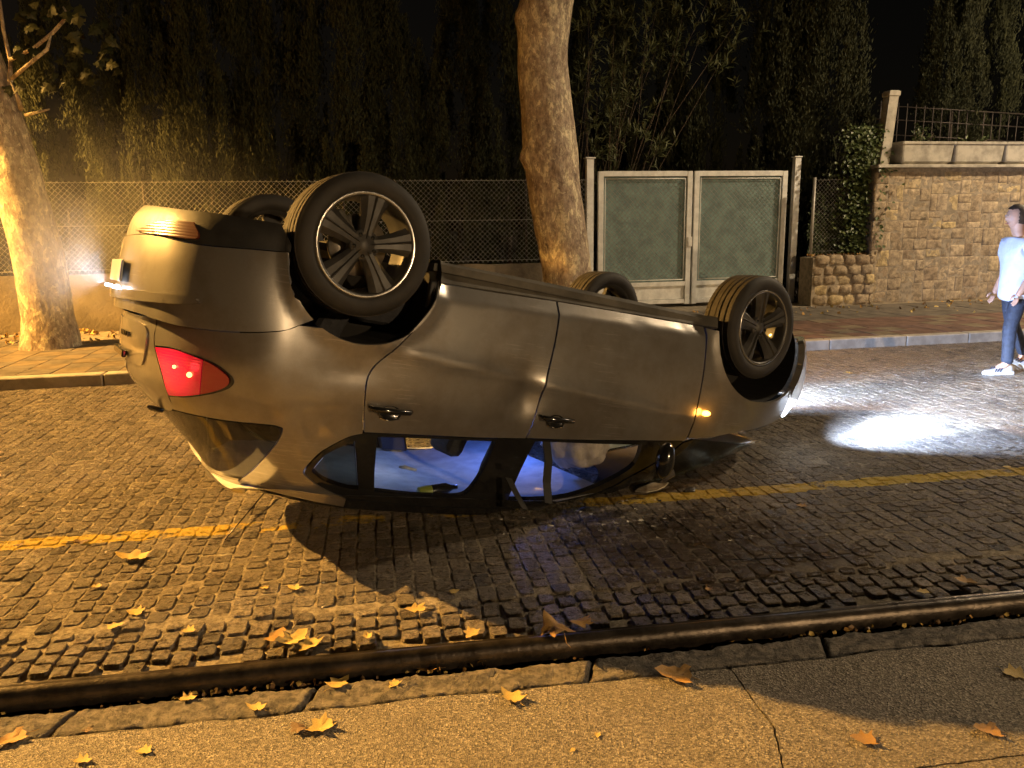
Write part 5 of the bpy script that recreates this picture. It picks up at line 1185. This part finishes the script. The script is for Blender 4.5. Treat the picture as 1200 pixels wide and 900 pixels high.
skin_mesh('t_shirt',[(0,0,.70),(0,0,.80),(-.005,0,.95),(-.01,0,1.12),(-.015,0,1.25),(-.02,0,1.335),(-.012,-.17,1.285),(.025,-.205,1.12),(-.012,.17,1.285),(-.025,.205,1.12)],[(0,1),(1,2),(2,3),(3,4),(4,5),(4,6),(6,7),(4,8),(8,9)],[(.15,.185),(.15,.185),(.14,.17),(.142,.172),(.118,.165),.072,.075,.07,.075,.07],tee,per)
skin_mesh('jeans',[(0,0,.88),(0,-.085,.80),(-.035,-.088,.62),(-.07,-.09,.46),(-.062,-.09,.26),(-.058,-.09,.085),(0,.085,.80),(.03,.088,.63),(.06,.09,.48),(.15,.09,.31),(.23,.09,.15)],[(0,1),(1,2),(2,3),(3,4),(4,5),(0,6),(6,7),(7,8),(8,9),(9,10)],[(.105,.12),.082,.078,.068,.06,.058,.082,.078,.068,.06,.058],jean,per)
# head details
fc=empty('head'); fc.parent=per; fc.location=(-.06,0,1.53)
bm=bmesh.new(); bmesh.ops.create_icosphere(bm,subdivisions=4,radius=1)
for v in bm.verts:
    d=v.co.copy(); x,y,z=d.x*.098,d.y*.076,d.z*.112
    if d.x<-.2 and d.z<-.3: x*=.92
    if abs(d.y)<.25 and -.35<d.z<.12 and d.x<0: x-=.018*math.exp(-((d.y/.13)**2))*(1-abs(d.z+.12)*2.5 if abs(d.z+.12)<.35 else 0)
    v.co=(x,y,z)
me=bpy.data.meshes.new('face'); bm.to_mesh(me); bm.free(); me.materials.append(skin)
for p in me.polygons: p.use_smooth=True
o=bpy.data.objects.new('face',me); col.objects.link(o); o.parent=fc
bm=bmesh.new(); bmesh.ops.create_icosphere(bm,subdivisions=4,radius=1)
for v in list(bm.verts):
    d=v.co.copy()
    if d.x<-.35 and d.z<.55 or d.z<-.55: bm.verts.remove(v); continue
    v.co=Vector((d.x*.112,d.y*.09,d.z*.126))*(1+.03*fbm(d*6,1,2))
me=bpy.data.meshes.new('hair'); bm.to_mesh(me); bm.free(); me.materials.append(hair)
for p in me.polygons: p.use_smooth=True
o=bpy.data.objects.new('hair',me); col.objects.link(o); o.parent=fc
for s_ in (-1,1):
    MB().lathe([(.001,.004),(.010,.003),(.012,0)],10,center=(0,0,0)).build('eye',shoe,fc).location=(-.088,s_*.03,.012)
    MB().box((.005,s_*.077,-.005),(.03,.012,.055),bev=.005).build('ear',skin,fc)
MB().box((-.088,0,-.058),(.012,.042,.009),bev=.003).build('mouth',pm('lips',(.3,.12,.1),.5,var=.05),fc)
def hand(x,y,z,dirv):
    for k in range(4):
        b=Vector((x,y+(k-1.5)*.017,z)); l=(.062,.072,.068,.054)[k]; d=Vector(dirv).normalized(); MB().tube([b,b+d*l*.5,b+d*l*.85+Vector((-.012,0,-.004)),b+d*l+Vector((-.022,0,-.002))],[.0095,.009,.008,.006],7).build('finger',skin,per)
    MB().tube([Vector((x-.02,y,z+.03)),Vector((x-.045,y+.005,z+.01)),Vector((x-.055,y+.005,z-.015))],[.011,.010,.007],7).build('thumb',skin,per)
hand(-.105,-.20,.765,(-.15,0,-1)); hand(-.10,.19,.755,(-.2,0,-1))
def trainer(x,y,z,pitch):
    r_=empty('trainer'); r_.parent=per; r_.location=(x,y,z); r_.rotation_euler=(0,pitch,0)
    sec=[(.09,.03,.085),(.05,.036,.095),(.0,.038,.085),(-.06,.042,.062),(-.12,.046,.05),(-.17,.038,.042),(-.195,.018,.034)]
    V=[];n=10
    for (xx,hw,h) in sec:
        for k in range(n): a=PI*k/(n-1); V.append((xx,hw*math.cos(a),.026+(h-.026)*math.sin(a)**.8 if k not in(0,n-1) else .024))
    F=[(l*n+k,(l+1)*n+k,(l+1)*n+k+1,l*n+k+1) for l in range(len(sec)-1) for k in range(n-1)]+[tuple(range(n)),tuple((len(sec)-1)*n+k for k in range(n))[::-1]]
    MB().add(V,F,smooth=True).build('upper',shoe,r_,recalc=True)
    P=[(xx,hw+.004) for xx,hw,_ in sec]+[(xx,-hw-.004) for xx,hw,_ in sec[::-1]]; MB().prism(P,0,.028).build('sole',sole,r_)
    for k in range(3):
        for s_ in (-1,1):
            x0=-.045-.026*k; MB().box((x0,s_*.0425,.048),(.010,.006,.045),rot=Matrix.Rotation(R(28),3,'Y')).build('stripe',stripe if False else stripe,r_)
trainer(-.09,-.09,.0,0); trainer(.19,.09,.035,R(28))

# ------------------------------------------------------------------ street lamps (unseen: first read from the shadows, second from the wall's light, third added as fill)
def street_lamp(base,head,power,label,size=.16,cone=165,aim=(0,0,-1),color=SODIUM,batwing=False):
    r_=empty('street_lamp',base); tag(r_,label,'street lamp'); b=Vector(base); h=Vector(head)
    under(MB().tube([b,b+Vector((0,0,h.z*.5)),Vector((b.x,b.y,h.z-.4)),Vector((b.x,b.y,h.z+.1))+(h-Vector((b.x,b.y,h.z)))*.25,Vector((h.x,h.y,h.z+.14))],[.09,.075,.06,.045,.035],12).build('pole',M['iron']),r_)
    hd=under(MB().box(h+Vector((0,0,.10)),(.62,.26,.14),bev=.04).build('lamp_head',M['iron']),r_)
    lm=pm('sodium lamp glass',(.9,.7,.4),.3,emis=color,estr=20)
    under(MB().box(h+Vector((0,0,.015)),(.5,.2,.03),bev=.01).build('lamp_glass',lm),r_)
    ld=bpy.data.lights.new('sodium_light','POINT' if batwing else 'SPOT'); ld.energy=power; ld.color=color; ld.shadow_soft_size=size
    if not batwing: ld.spot_size=R(cone); ld.spot_blend=.35
    else:      # road-lighting optic: throws more light far along the street, cut off towards the horizon
        ld.use_nodes=True; t=ld.node_tree; em=[q for q in t.nodes if q.type=='EMISSION'][0]; sp_=N(t,'ShaderNodeSeparateXYZ'); t.links.new(N(t,'ShaderNodeTexCoord').outputs['Normal'],sp_.inputs[0])
        c_=mth(t,'MAXIMUM',mth(t,'ABSOLUTE',sp_.outputs[2]),.2); cut=N(t,'ShaderNodeMapRange'); cut.interpolation_type='SMOOTHSTEP'; t.links.new(c_,cut.inputs[0]); cut.inputs[1].default_value=.31; cut.inputs[2].default_value=.50
        t.links.new(mth(t,'MULTIPLY',mth(t,'POWER',c_,-1.8),cut.outputs[0]),em.inputs['Strength'])
    lo=bpy.data.objects.new('sodium_light',ld); col.objects.link(lo); under(lo,r_); lo.location=h-Vector((0,0,.02)); lo.rotation_euler=Vector(aim).to_track_quat('-Z','Y').to_euler()
street_lamp((-11.9,8.1,.12),(-11.4,7.1,6.5),KEY_P,'sodium street lamp on the far pavement beyond the leaning plane tree',size=.10,batwing=True)
street_lamp((12.8,11.9,.12),(12.0,10.4,7.6),FILL_P,'sodium street lamp on the far pavement past the stone wall',size=.15,color=(1,.76,.48))
street_lamp((10.9,-9.8,0),(10.2,-9.0,3.5),BACK_P,'unseen low fill lamp added far behind the near pavement',size=.2,color=(1,.68,.36),cone=110,aim=(-.52,.85,-.1))  # added fill lamp, kept low to light car side and wall, not ground
